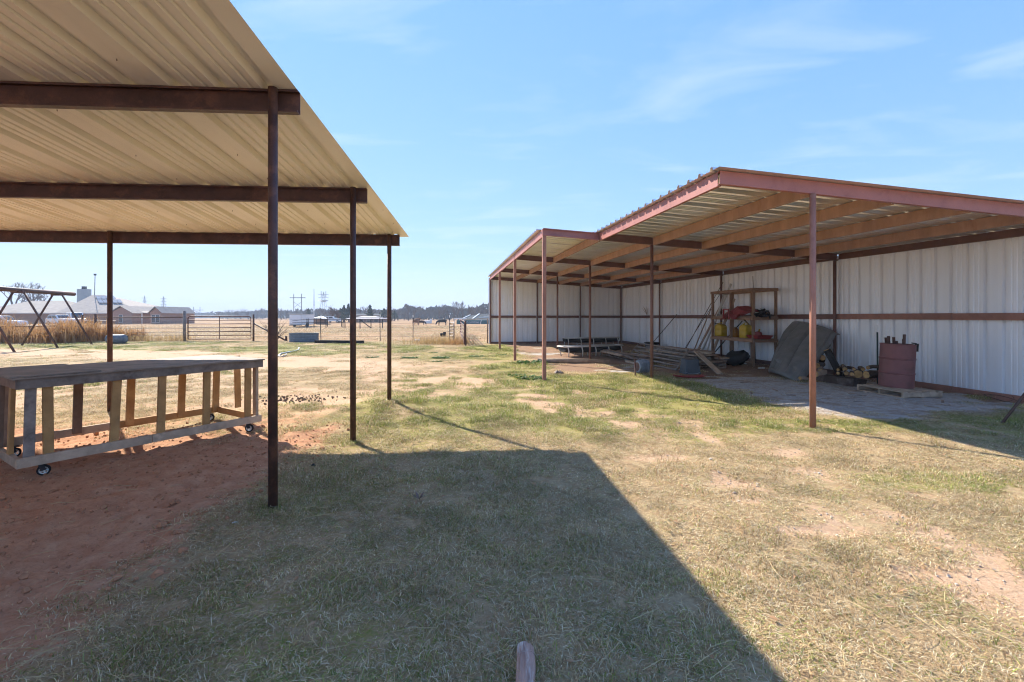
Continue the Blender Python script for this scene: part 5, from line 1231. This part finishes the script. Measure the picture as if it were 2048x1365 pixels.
def conifer(px, yt, Y, w_, lab, seed):
    rg = random.Random(seed); h = EYE - (yt - HY) * Y / FPX; e = thing('cedar_tree', lab, 'tree', V(XP(px, Y), Y, 0)); b = V(XP(px, Y), Y, 0)
    MB().tube([b - UZ * .1, b + UZ * h * .9], [.18, .04], 6).build('trunk', 'bark', e)
    m = MB()
    for k in range(900):
        f = rg.random() ** .8; z = h * (.1 + .9 * f); lay = .75 + .25 * math.sin(f * 26 + seed); rr_ = w_ * (1 - f) ** .75 * lay * rg.random() ** .45 * (1 + .3 * math.sin(seed + 3 * f)); a = rg.random() * 6.28
        c_ = b + V(math.cos(a) * rr_, math.sin(a) * rr_, z + rg.uniform(-.2, .2)); s_ = h * .045 * rg.uniform(.6, 1.4)
        d1_ = V(rg.uniform(-1, 1), rg.uniform(-1, 1), rg.uniform(-.3, .6)).normalized() * s_; d2_ = d1_.cross(V(rg.uniform(-1, 1), rg.uniform(-1, 1), 1)).normalized() * s_ * .6
        m.add([c_ - d1_, c_ + d2_, c_ + d1_, c_ - d2_], [(0, 1, 2, 3)])
    m.build('crown', 'cedar', e)
conifer(688, 612, 135, 2.6, 'dark evergreen left of the second carport post', 1); conifer(697, 609, 137, 2.9, 'taller dark evergreen behind the second carport post', 2); conifer(740, 611, 140, 2.8, 'pointed dark evergreen right of the second carport post', 3)
conifer(617, 618, 180, 2.6, 'dark evergreen between the power poles and the mast', 4); conifer(681, 618, 132, 2.4, 'small dark evergreen beside the brown tree', 5); conifer(768, 618, 150, 2.8, 'dark evergreen left of the third carport post', 6)
conifer(789, 622, 160, 3, 'low dark evergreen right of the third carport post', 8)
# far woods: one mass of twig and leaf clumps
def woods(nm, lab, segs, n, sz, mt):
    rg = random.Random(len(lab)); m = MB()
    tot = sum(abs(XP(s_[1], s_[4]) - XP(s_[0], s_[4])) for s_ in segs)
    for (x0, x1, y0, y1, Y, dp) in segs:
        k_ = int(n * abs(XP(x1, Y) - XP(x0, Y)) / tot)
        for _ in range(k_):
            f = rg.random(); px = x0 + (x1 - x0) * f; yy_ = Y + rg.random() * dp; x_ = XP(px, Y)
            top = EYE - (y0 + (y1 - y0) * f - HY) * Y / FPX; top *= .72 + .55 * float(vnoise(np.array([x_]), np.array([yy_ * .3]), 7.0, 3)[0])
            z = top * rg.random() ** .75; c_ = V(x_, yy_, z); s_ = sz * rg.uniform(.5, 1.4)
            d1_ = V(rg.uniform(-1, 1), rg.uniform(-.4, .4), rg.uniform(-1, 1.2)).normalized() * s_; d2_ = d1_.cross(V(0, 1, rg.uniform(-.5, .5))).normalized() * s_ * .45
            m.add([c_ - d1_, c_ + d2_, c_ + d1_, c_ - d2_], [(0, 1, 2, 3)])
    o = m.build(nm, mt, loc=m.v[0]); tag(o, lab, 'woods', kind='stuff')
woods('far_woods', 'hazy dark wood line along the horizon', [(-400, 300, 630, 630, 620, 60), (300, 420, 629, 627, 520, 50), (420, 560, 624, 622, 380, 40), (560, 800, 622, 622, 300, 40), (800, 1000, 615, 613, 240, 25), (1000, 2600, 622, 620, 260, 30)], 26000, 1.4, 'woods')
# bare shrub by the gate
sb = thing('bare_shrub', 'leafless shrub beside the gate post brace', 'shrub', G(545, 682)); c = G(545, 682); rg = random.Random(4); m = MB()
for k in range(16):
    a = rg.random() * 6.28; d = V(math.cos(a) * .55, math.sin(a) * .4, 1).normalized(); l_ = rg.uniform(.7, 1.5); p = c + V(rg.uniform(-.25, .25), 0, 0); e_ = p + d * l_ + V(rg.uniform(-.5, .5), 0, 0)
    m.tube([p, p.lerp(e_, .5) + V(0, 0, .08), e_], [.018, .012, .006], 4)
    for q_ in range(4):
        s_ = p.lerp(e_, rg.uniform(.4, .95)); m.tube([s_, s_ + V(rg.uniform(-.4, .4), rg.uniform(-.2, .2), rg.uniform(.05, .5))], [.009, .004], 3)
m.build('stems', 'twig', sb)

# ------------------------------------------------------------------ house at far left, cars
HYD = 100.0
def HX(px, Y=HYD): return XP(px, Y)
def HZ(py, Y=HYD): return EYE - (py - HY) * Y / FPX
hs_ = thing('brick_house', 'brick house with grey hipped roof and solar panels', 'house', V(HX(160), 104, 0))
def roof_hip(x0, x1, y0, y1, ze, zr, r0, r1, n, mt, par):
    ym = (y0 + y1) / 2
    MB().add([(x0, y0, ze), (x1, y0, ze), (x1, y1, ze), (x0, y1, ze), (r0, ym, zr), (r1, ym, zr)], [(0, 1, 5, 4), (1, 2, 5), (2, 3, 4, 5), (3, 0, 4), (0, 3, 2, 1)]).build(n, mt, par)
MB().box(((HX(-60) + HX(122)) / 2, 106.5, 1.1), HX(122) - HX(-60) - 1.0, 11, 2.8).build('wall', 'brick', hs_)
MB().box(((HX(122) + HX(284)) / 2, 106.5, 1.1), HX(284) - HX(122) - .8, 12, 2.8).build('wall', 'brick', hs_)
roof_hip(HX(-70), HX(140), 100, 113, 2.42, HZ(602, 106), HX(58, 106), HX(132, 106), 'roof', 'shingle', hs_)
mr = roof_hip(HX(114), HX(292), 99.7, 115, 2.40, HZ(590, 107), HX(182, 107), HX(205, 107), 'roof', 'shingle', hs_)
for (x0, x1, pk) in ((209, 262, 612), (290, 321, 613)):
    y0 = 97.5; xa, xb = HX(x0, 97), HX(x1, 97); xm = (xa + xb) / 2; zp = HZ(pk, 97); y1 = 108
    MB().add([(xa + .4, y0 + .3, -.3), (xb - .4, y0 + .3, -.3), (xb - .4, y0 + .3, 2.4), (xm, y0 + .3, zp - .3), (xa + .4, y0 + .3, 2.4), (xa + .4, y1, -.3), (xb - .4, y1, -.3), (xb - .4, y1, 2.4), (xm, y1, zp - .3), (xa + .4, y1, 2.4)], [(0, 1, 2, 3, 4), (1, 6, 7, 2), (0, 4, 9, 5)]).build('gable_wall', 'brick', hs_)
    MB().add([(xa, y0, 2.3), (xm, y0, zp), (xb, y0, 2.3), (xa, y1, 2.3), (xm, y1, zp), (xb, y1, 2.3), (xa, y0, 2.18), (xm, y0, zp - .14), (xb, y0, 2.18)], [(0, 1, 4, 3), (1, 2, 5, 4), (0, 6, 7, 1), (1, 7, 8, 2)]).build('gable_roof', 'shingle', hs_)
    for px in ((x0 + x1) / 2 - 4, (x0 + x1) / 2 + 4) if x0 > 280 else ((x0 + x1) / 2,):
        w_ = MB().box((HX(px, 97), y0 + .27, 1.15), .85, .08, 1.7).build('window', 'trim', hs_); MB().box((HX(px, 97), y0 + .22, 1.15), .68, .06, 1.5).build('pane', 'glass', w_)
for px in (262, 272):
    w_ = MB().box((HX(px, 100.2), 100.2, 1.1), .9, .1, 1.8).build('window', 'trim', hs_); MB().box((HX(px, 100.2), 100.13, 1.1), .72, .06, 1.6).build('pane', 'glass', w_)
for px in (262, 284): MB().tube([(HX(px, 98.5), 98.5, -.2), (HX(px, 98.5), 98.5, 2.35)], .12, 8).build('porch_post', 'trim', hs_)
MB().box((HX(20), 99.95, 2.32), HX(140) - HX(-70) - 2, .12, .2).build('fascia', 'trim', hs_)
MB().box((HX(200), 99.66, 2.3), HX(290) - HX(116), .1, .18).build('fascia', 'trim', hs_)
ch = MB().box((HX(156.5, 108), 109.5, 5.0), 2.2, 1.4, HZ(578, 108) * 2 - 10).build('chimney', 'chimney_grey', hs_); MB().box((HX(156.5, 108), 109.5, HZ(578, 108) + .28), .7, .6, .75).build('flue', 'dark_post', ch)
MB().tube([(HX(186, 107), 107.4, HZ(592, 107)), (HX(187, 107), 107.4, HZ(551, 107))], .07, 6).build('mast', 'dark_post', hs_); MB().box((HX(187, 107), 107.4, HZ(549.5, 107)), .4, .3, .4).build('mast_head', 'dark_post', hs_)
# solar panels on the front slope of the main hip
yA, yB, zA, zB = 99.7, 107.35, 2.40, HZ(590, 107)
def on_roof(px, f): y_ = yA + (yB - yA) * f; return V(XP(px, y_), y_ - .12, zA + (zB - zA) * f + .22)
for row in range(2):
    for k in range(5):
        f0, f1 = (.50 + .22 * row, .68 + .22 * row); p0, p1 = 196 + k * 9.5 + (1 - row) * 4, 204.5 + k * 9.5 + (1 - row) * 4
        q_ = [on_roof(p0, f0), on_roof(p1, f0), on_roof(p1 - 5, f1), on_roof(p0 - 5, f1)]
        if k > 3 and row: continue
        MB().add(q_ + [v - UZ * .06 for v in q_], [(0, 1, 2, 3), (0, 4, 5, 1), (1, 5, 6, 2), (2, 6, 7, 3), (3, 7, 4, 0)]).build('solar_panel', 'solar', hs_)
def car(nm, lab, cat, c, rz_, L_, Hh, van, mt='car_white'):
    e = thing(nm, lab, cat, c); e.rotation_euler[2] = rz_
    def pr(pts, y0, y1, n, m_, p=e, s_=1.0):
        k = len(pts); b = MB(); b.add([(x_, y_, z_) for y_ in (y0, y1) for x_, z_ in pts], [tuple(range(k)), tuple(range(2 * k - 1, k - 1, -1))] + [(i, k + i, k + (i + 1) % k, (i + 1) % k) for i in range(k)])
        o = bpy.data.objects.new(n, b.mesh(n)); COL.objects.link(o); o.data.materials.append(M[m_]); o.parent = p
        bv = o.modifiers.new('b', 'BEVEL'); bv.width = .06; bv.segments = 2; return o
    h = L_ / 2; W_ = .9
    pr([(-h, .35), (h, .35), (h, .75), (h - .15, .95), (h * .38, 1.02), (-h + .05, 1.02)], -W_, W_, 'body', mt)
    cab = [(h * .42, 1.0), (h * .12, Hh), (-h + (.15 if van else .7), Hh), (-h + .05, 1.0)]
    pr(cab, -W_ + .1, W_ - .1, 'cabin', mt)
    cx = sum(p[0] for p in cab) / 4
    for s_ in (-1, 1):
        for f0, f1 in ((.05, .44), (.5, .93)):
            def lp(a, b, f): return a + (b - a) * f
            xb0, xb1 = lp(cab[3][0] + .1, cab[0][0] - .15, f0), lp(cab[3][0] + .1, cab[0][0] - .15, f1); xt0, xt1 = lp(cab[2][0] + .08, cab[1][0] - .05, f0), lp(cab[2][0] + .08, cab[1][0] - .05, f1)
            pr([(xb0, 1.06), (xb1, 1.06), (xt1, Hh - .1), (xt0, Hh - .1)], s_ * (W_ - .1) - .02 + s_ * .012, s_ * (W_ - .1) + .02 + s_ * .012, 'window', 'glass').modifiers.clear()
    b = MB().add([(h * .40 + .03, -.72, 1.06), (h * .40 + .03, .72, 1.06), (h * .14 + .03, .66, Hh - .07), (h * .14 + .03, -.66, Hh - .07)], [(0, 1, 2, 3)])
    o = bpy.data.objects.new('windscreen', b.mesh('windscreen')); COL.objects.link(o); o.data.materials.append(M['glass']); o.parent = e
    for sx in (-.62, .62):
        for s_ in (-1, 1):
            o = bpy.data.objects.new('wheel', MB().lathe([(.0001, -.1), (.3, -.1), (.34, -.06), (.34, .06), (.3, .1), (.0001, .1)], (sx * h, s_ * (W_ - .08), .33), 18, (0, 1, 0)).mesh('wheel')); COL.objects.link(o); o.data.materials.append(M['tyre']); o.parent = e
            o2 = bpy.data.objects.new('rim', MB().lathe([(.0001, -.02), (.19, -.02), (.19, .02), (.0001, .02)], (sx * h, s_ * (W_ + .03), .33), 14, (0, 1, 0)).mesh('rim')); COL.objects.link(o2); o2.data.materials.append(M['rim']); o2.parent = o
car('parked_car', 'white car with sloping windscreen parked before the brick house', 'car', V(XP(122, 72), 72, .25), R(-20), 4.6, 1.62, False)
car('parked_van', 'white van parked right behind the white car', 'van', V(XP(152, 78), 78, .3), R(-35), 4.9, 1.95, True)
car('parked_truck', 'white vehicle half hidden by weeds at the far left', 'car', V(XP(6, 66), 66, 0), R(10), 5.0, 1.7, False)

# ------------------------------------------------------------------ across the pasture: trailer, corral, houses, masts
tr = thing('box_trailer', 'white box trailer standing in the far pasture', 'trailer', V(XP(592, 68), 68, 0)); tx_ = XP(592, 68)
MB().box((tx_, 70, 1.1), 1.95, 4.2, 1.55).build('box', 'white_paint', tr, bevel=.1); MB().box((tx_, 67.86, 1.08), 1.7, .05, 1.35).build('rear_door', 'car_white', tr)
MB().box((tx_, 70, 1.93), 2.02, 4.3, .08).build('roof', 'white_pipe', tr, bevel=.03)
for s_ in (-1, 1): MB().lathe([(.0001, -.1), (.33, -.1), (.36, 0), (.33, .1), (.0001, .1)], (tx_ + s_ * .95, 69.5, .34), 16, (1, 0, 0)).build('wheel', 'tyre', tr)
MB().box((tx_, 67.8, .3), 1.9, .1, .12).build('bumper', 'dark_post', tr)
cr = thing('corral', 'dark pipe corral fence across the pasture', 'fence', V(XP(650, 64), 64, 0))
cps = [(614, 63), (617, 70), (628, 64), (652, 64.5), (655, 71), (683, 71), (686, 64), (690, 63), (720, 62), (742, 62), (765, 62)]
for px, Y in cps: MB().tube([(XP(px, Y), Y, -.1), (XP(px, Y), Y, 1.28)], .06, 8).build('post', 'dark_post', cr)
for z in (1.2, .75): MB().tube([(XP(585, 64), 64, z if z < 1 else .98), (XP(614, 63), 63, z)], .035, 6).build('rail', 'dark_post', cr); MB().tube([(XP(614, 63), 63, z), (XP(690, 63), 63, z)], .035, 6).build('rail', 'dark_post', cr); MB().tube([(XP(690, 63), 63, z), (XP(765, 62), 62, z)], .02, 6).build('rail', 'dark_post', cr)
MB().tube([(XP(720, 62), 62, 1.15), (XP(742, 62), 62, .02)], .06, 8).build('brace', 'dark_post', cr)
cn_ = thing('canopy', 'small white-roofed pole canopy behind the corral', 'canopy', V(XP(641, 92), 92, 0))
MB().add([(XP(626, 90), 90, 1.3), (XP(655, 90), 90, 1.2), (XP(655, 95), 95, 1.2), (XP(626, 95), 95, 1.3), (XP(638, 92), 92, 1.62), (XP(647, 92), 92, 1.62)], [(0, 1, 5, 4), (1, 2, 5), (2, 3, 4, 5), (3, 0, 4)]).build('roof', 'white_paint', cn_)
for px in (628, 633, 650, 654): MB().tube([(XP(px, 91), 91, -.2), (XP(px, 91), 91, 1.3)], .08, 6).build('post', 'dark_post', cn_)
MB().box((XP(642, 93), 93, .6), 2.4, 1.2, 1.1).build('stacked_goods', 'house_wall', cn_)
lh = thing('low_house', 'low brown house with pale metal roof beyond the corral', 'house', V(XP(730, 125), 125, 0)); xa, xb = XP(696, 125), XP(762, 125)
MB().box(((xa + xb) / 2, 129, .4), xb - xa, 7, 1.9).build('wall', 'house_wall', lh)
roof_hip(xa - .7, xb + .7, 124.5, 133.5, 1.0, 1.75, xa + 3, xb - 3, 'roof', 'metal_roof', lh)
for px in (705, 722, 738, 752): w_ = MB().box((XP(px, 125.4), 125.4, .45), 1.2, .1, .9).build('window', 'trim', lh); MB().box((XP(px, 125.3), 125.32, .45), 1.0, .06, .75).build('pane', 'glass', w_)
dh = thing('dark_barn', 'large dark-roofed building among the evergreens', 'building', V(XP(735, 150), 150, 0)); xa, xb = XP(698, 150), XP(760, 150)
MB().box(((xa + xb) / 2, 154, .8), xb - xa, 9, 2.4).build('wall', 'house_wall', dh); roof_hip(xa - .6, xb + .6, 149, 160, 1.4, 2.6, xa + 1, xb - 1, 'roof', 'dark_shingle', dh)
car('parked_car', 'small white car parked left of the low brown house', 'car', V(XP(664, 110), 110, .1), 0.2, 4.4, 1.5, False)
rh = thing('green_house', 'pale green house with dark gabled roof beside the shed wall', 'house', V(XP(968, 115), 115, 0)); Yh = 112
xa, xb = XP(946, Yh), XP(1010, Yh); xm = (xa + xb) / 2 + 1
MB().add([(xa + .6, Yh, -.2), (xb, Yh, -.2), (xb, Yh, 1.3), (xm, Yh, 2.1), (xa + .6, Yh, 1.15)], [(0, 1, 2, 3, 4)]).box(((xa + xb) / 2, Yh + 5, .5), xb - xa - 1.3, 9.8, 1.4).build('wall', 'pale_wall', rh)
MB().add([(xa, Yh - .4, 1.05), (XP(957, Yh), Yh + 4, 2.25), (xb, Yh + 4, 2.35), (xb, Yh - .4, 1.5), (xb, Yh + 10, 1.2), (xa, Yh + 10, 1.05)], [(0, 3, 2, 1), (1, 2, 4, 5), (0, 1, 5)]).build('roof', 'dark_shingle', rh)
MB().bar((xa - .1, Yh - .45, 1.05), (XP(957, Yh) - .1, Yh + 3.9, 2.29), .3, .2).build('roof_edge', 'white_paint', rh)
sh2 = thing('small_shed', 'small dark-roofed shed with white edge left of the green house', 'shed', V(XP(935, 118), 118, 0))
xa, xb = XP(926, 117), XP(952, 117)
MB().box(((xa + xb) / 2, 120, .4), xb - xa, 5, 1.2).build('wall', 'pale_wall', sh2); MB().add([(xa - .3, 117, .95), (xb, 117, .95), (xb, 122, 2.0), (xa + 1.5, 122, 2.0)], [(0, 1, 2, 3)]).build('roof', 'dark_shingle', sh2); MB().bar((xa - .3, 116.9, 1.0), (xa + 1.4, 121.8, 2.05), .25, .18).build('roof_edge', 'white_paint', sh2)
cb = thing('carport_canopy', 'white flat canopy left of the small dark-roofed shed', 'canopy', V(XP(919, 105), 105, 0)); MB().box((XP(919, 105), 107, 1.12), 2.4, 5, .28).build('roof', 'white_paint', cb)
for px in (908.5, 929): MB().tube([(XP(px, 105), 105, -.2), (XP(px, 105), 105, 1.0)], .07, 6).build('post', 'white_paint', cb)
tb = thing('teal_container', 'long low teal metal container with white lettering', 'container', V(XP(945, 95), 95, 0)); xa, xb = XP(913, 95), XP(988, 95)
MB().box(((xa + xb) / 2, 96.2, .38), xb - xa, 2.2, .9).build('box', 'teal', tb, bevel=.03)
for k in range(16): x_ = xa + (xb - xa) * (k + .5) / 16; MB().box((x_, 95.07, .38), .07, .06, .84).build('side_rib', 'teal', tb)
fc = bpy.data.curves.new('lettering', 'FONT'); fc.body = 'USED OUTFITTING'; fc.size = .52; fc.extrude = .01; fo = bpy.data.objects.new('lettering', fc); COL.objects.link(fo); fo.parent = tb
COL.objects.unlink(fo); lm_ = bpy.data.meshes.new_from_object(fo); fo = bpy.data.objects.new('lettering', lm_); COL.objects.link(fo); fo.parent = tb
fo.matrix_basis = Matrix.Translation(V(XP(928, 95), 95.02, .2) - wloc(tb)) @ Matrix.Rotation(R(90), 4, 'X'); fo.scale[0] *= .72; lm_.materials.append(M['white_paint'])
tag(MB().bar(V(XP(960, 92), 92, -.1), V(XP(963, 92), 92, 1.0), .16, .1).build('white_board', 'white_paint', loc=V(XP(960, 92), 92, 0)), 'pale slanting board before the teal container', 'board')
tag(MB().box(V(XP(856, 100), 100, .35), 1.35, 2.4, .75).box(V(XP(862, 100), 100, .85), .12, 2.0, .4).build('white_crate', 'white_paint', loc=V(XP(856, 100), 100, 0), bevel=.05), 'white tub trailer between the cows', 'trailer')

def cow(lab, c, heading, m_, sc=1.0, white=False, graze=True):
    me = bpy.data.meshes.new('cow'); P = []; E = []; Rr = []
    def a(p, r_, par=None):
        P.append(p); Rr.append(r_); i = len(P) - 1
        if par is not None: E.append((par, i))
        return i
    pel = a((-.62, 0, 1.02), (.30, .34)); mid = a((-.05, 0, .98), (.36, .40), pel); sh_ = a((.55, 0, 1.02), (.30, .36), mid)
    if graze: nk = a((.90, 0, .82), (.17, .21), sh_); hd = a((1.12, 0, .42), (.13, .15), nk); mz = a((1.2, 0, .14), (.08, .09), hd)
    else: nk = a((.90, 0, 1.18), (.17, .21), sh_); hd = a((1.15, 0, 1.25), (.13, .15), nk); mz = a((1.38, 0, 1.12), (.08, .09), hd)
    for s_ in (-1, 1):
        k = a((-.68, .2 * s_, .68), (.13, .16), pel); h = a((-.76, .2 * s_, .36), (.06, .07), k); a((-.70, .2 * s_, .0), (.06, .06), h)
        k = a((.56, .18 * s_, .64), (.10, .12), sh_); h = a((.58, .18 * s_, .32), (.06, .06), k); a((.57, .18 * s_, .0), (.06, .06), h)
        a((hd and P[hd][0] - .06, .2 * s_, P[hd][2] + .08), (.03, .05), hd)
    t_ = a((-.93, 0, 1.05), (.04, .04), pel); a((-.99, 0, .5), (.03, .03), t_)
    me.from_pydata(P, E, []); o = bpy.data.objects.new('cow', me); COL.objects.link(o)
    sk_ = o.modifiers.new('skin', 'SKIN'); o.modifiers.new('sub', 'SUBSURF').render_levels = 1
    for i, r_ in enumerate(Rr): me.skin_vertices[0].data[i].radius = r_
    me.skin_vertices[0].data[0].use_root = True
    me.materials.append(M[m_]); o.location = c; o.rotation_euler[2] = heading; o.scale = (sc,) * 3
    tag(o, lab, 'cow')
    if white:
        f = MB().lathe([(.0001, -.12), (.10, -.09), (.13, 0), (.10, .1), (.0001, .13)], (1.17, 0, .3), 10, (.15, 0, -1)).mesh('face'); fo_ = bpy.data.objects.new('face_patch', f); COL.objects.link(fo_); f.materials.append(M['cow_white']); fo_.parent = o
cow('black cow with pale face grazing in the pasture', V(XP(884, 80), 80, 0), R(180), 'cow_black', .92, True)
cow('reddish brown cow seen from behind in the pasture', V(XP(832.5, 78), 78, 0), R(70), 'cow_brown', .98, False, False)
cow('dark brown cow grazing right of the reddish cow', V(XP(843, 84), 84, 0), R(20), 'cow_dark', .72)

# ------------------------------------------------------------------ power line and masts
def hframe(px0, px1, ytop, Y, yb, lab, r_=.25):
    e = thing('power_pole', lab, 'power pole', V(XP((px0 + px1) / 2, Y), Y, 0)); zt_ = HZ(ytop, Y); zc_ = HZ(yb, Y)
    for px in (px0, px1): MB().tube([(XP(px, Y), Y, -1), (XP(px, Y), Y, zt_)], r_, 6).build('pole', 'pole_wood', e)
    w_ = XP(px1, Y) - XP(px0, Y); MB().bar((XP(px0, Y) - w_ * .5, Y, zc_), (XP(px1, Y) + w_ * .5, Y, zc_), r_ * 1.6, r_ * 1.8).build('crossarm', 'pole_wood', e)
    z0, z1 = zt_ * .45, zt_ * .68; MB().tube([(XP(px0, Y), Y, z0), (XP(px1, Y), Y, z1)], r_ * .4, 4).build('brace', 'pole_wood', e); MB().tube([(XP(px0, Y), Y, z1), (XP(px1, Y), Y, z0)], r_ * .4, 4).build('brace', 'pole_wood', e)
hframe(587.5, 603, 588, 300, 596, 'twin wooden power pole with crossarm behind the box trailer'); hframe(387, 400, 614, 560, 620.5, 'distant twin power pole above the closed gate', .34)
def lattice(px, yt, Y, lab, arms, w0=2.4, dish=False):
    e = thing('lattice_tower', lab, 'tower', V(XP(px, Y), Y, 0)); h = HZ(yt, Y); x0 = XP(px, Y); r_ = .0004 * Y
    m = MB()
    for sx in (-1, 1):
        for sy in (-1, 1): m.tube([(x0 + sx * w0, Y + sy * w0, -1), (x0 + sx * w0 * .25, Y + sy * w0 * .25, h * .8), (x0, Y, h)], r_, 4)
    m.build('legs', 'lattice', e); m = MB(); n = 9
    for k in range(n):
        f0, f1 = k / n, (k + 1) / n; a0, a1 = w0 * (1 - .92 * f0), w0 * (1 - .92 * f1); s_ = 1 if k % 2 else -1
        m.tube([(x0 - a0 * s_, Y, h * f0), (x0 + a1 * s_, Y, h * f1)], r_ * .7, 3)
    m.build('bracing', 'lattice', e)
    for f in arms: MB().bar((x0 - w0 * 1.3, Y, h * f), (x0 + w0 * 1.3, Y, h * f), r_ * 2, r_ * 2).build('arm', 'lattice', e)
    if dish:
        MB().lathe([(w0 * .2, 0), (w0 * 1.25, h * .045), (w0 * 1.1, h * .06), (w0 * .2, h * .02)], (x0, Y, h * .62), 12).build('platform', 'lattice', e)
        for s_ in (-1, 1): MB().tube([(x0 + s_ * w0 * .6, Y, h * .8), (x0 + s_ * w0 * .6, Y, h * 1.02)], r_ * 2, 5).build('antenna', 'lattice', e)
lattice(289, 592, 520, 'left lattice pylon above the house roof', (.62, .76, .9)); lattice(327, 593, 500, 'right lattice pylon right of the house', (.62, .76, .9)); lattice(647, 584, 420, 'radio tower with round platform beyond the trees', (.78, .9), 3.6, True)
ms_ = thing('radio_mast', 'slim grey mast behind the corral', 'mast', V(XP(628, 150), 150, 0)); MB().tube([(XP(628, 150), 150, -.2), (XP(628, 150), 150, 5)], .14, 8).build('lower_tube', 'pale_wall', ms_); MB().tube([(XP(628, 150), 150, 5), (XP(628, 150), 150, HZ(578, 150))], [.13, .07], 8).build('upper_tube', 'lattice', ms_)

# ------------------------------------------------------------------ the air between here and the horizon
hz = MB().box((0, 830, 22), 3400, 1900, 54).build('haze', 'straw', loc=(0, 830, -5))
hm = bpy.data.materials.new('haze'); hm.use_nodes = True; ht = hm.node_tree; ht.nodes.remove(ht.nodes['Principled BSDF'])
pv = ht.nodes.new('ShaderNodeVolumePrincipled'); pv.inputs['Color'].default_value = (0.72, 0.84, 1.0, 1); pv.inputs['Density'].default_value = 0.0008
ht.links.new(pv.outputs[0], ht.nodes['Material Output'].inputs['Volume']); hz.data.materials.clear(); hz.data.materials.append(hm)
tag(hz, None, None, kind='stuff')
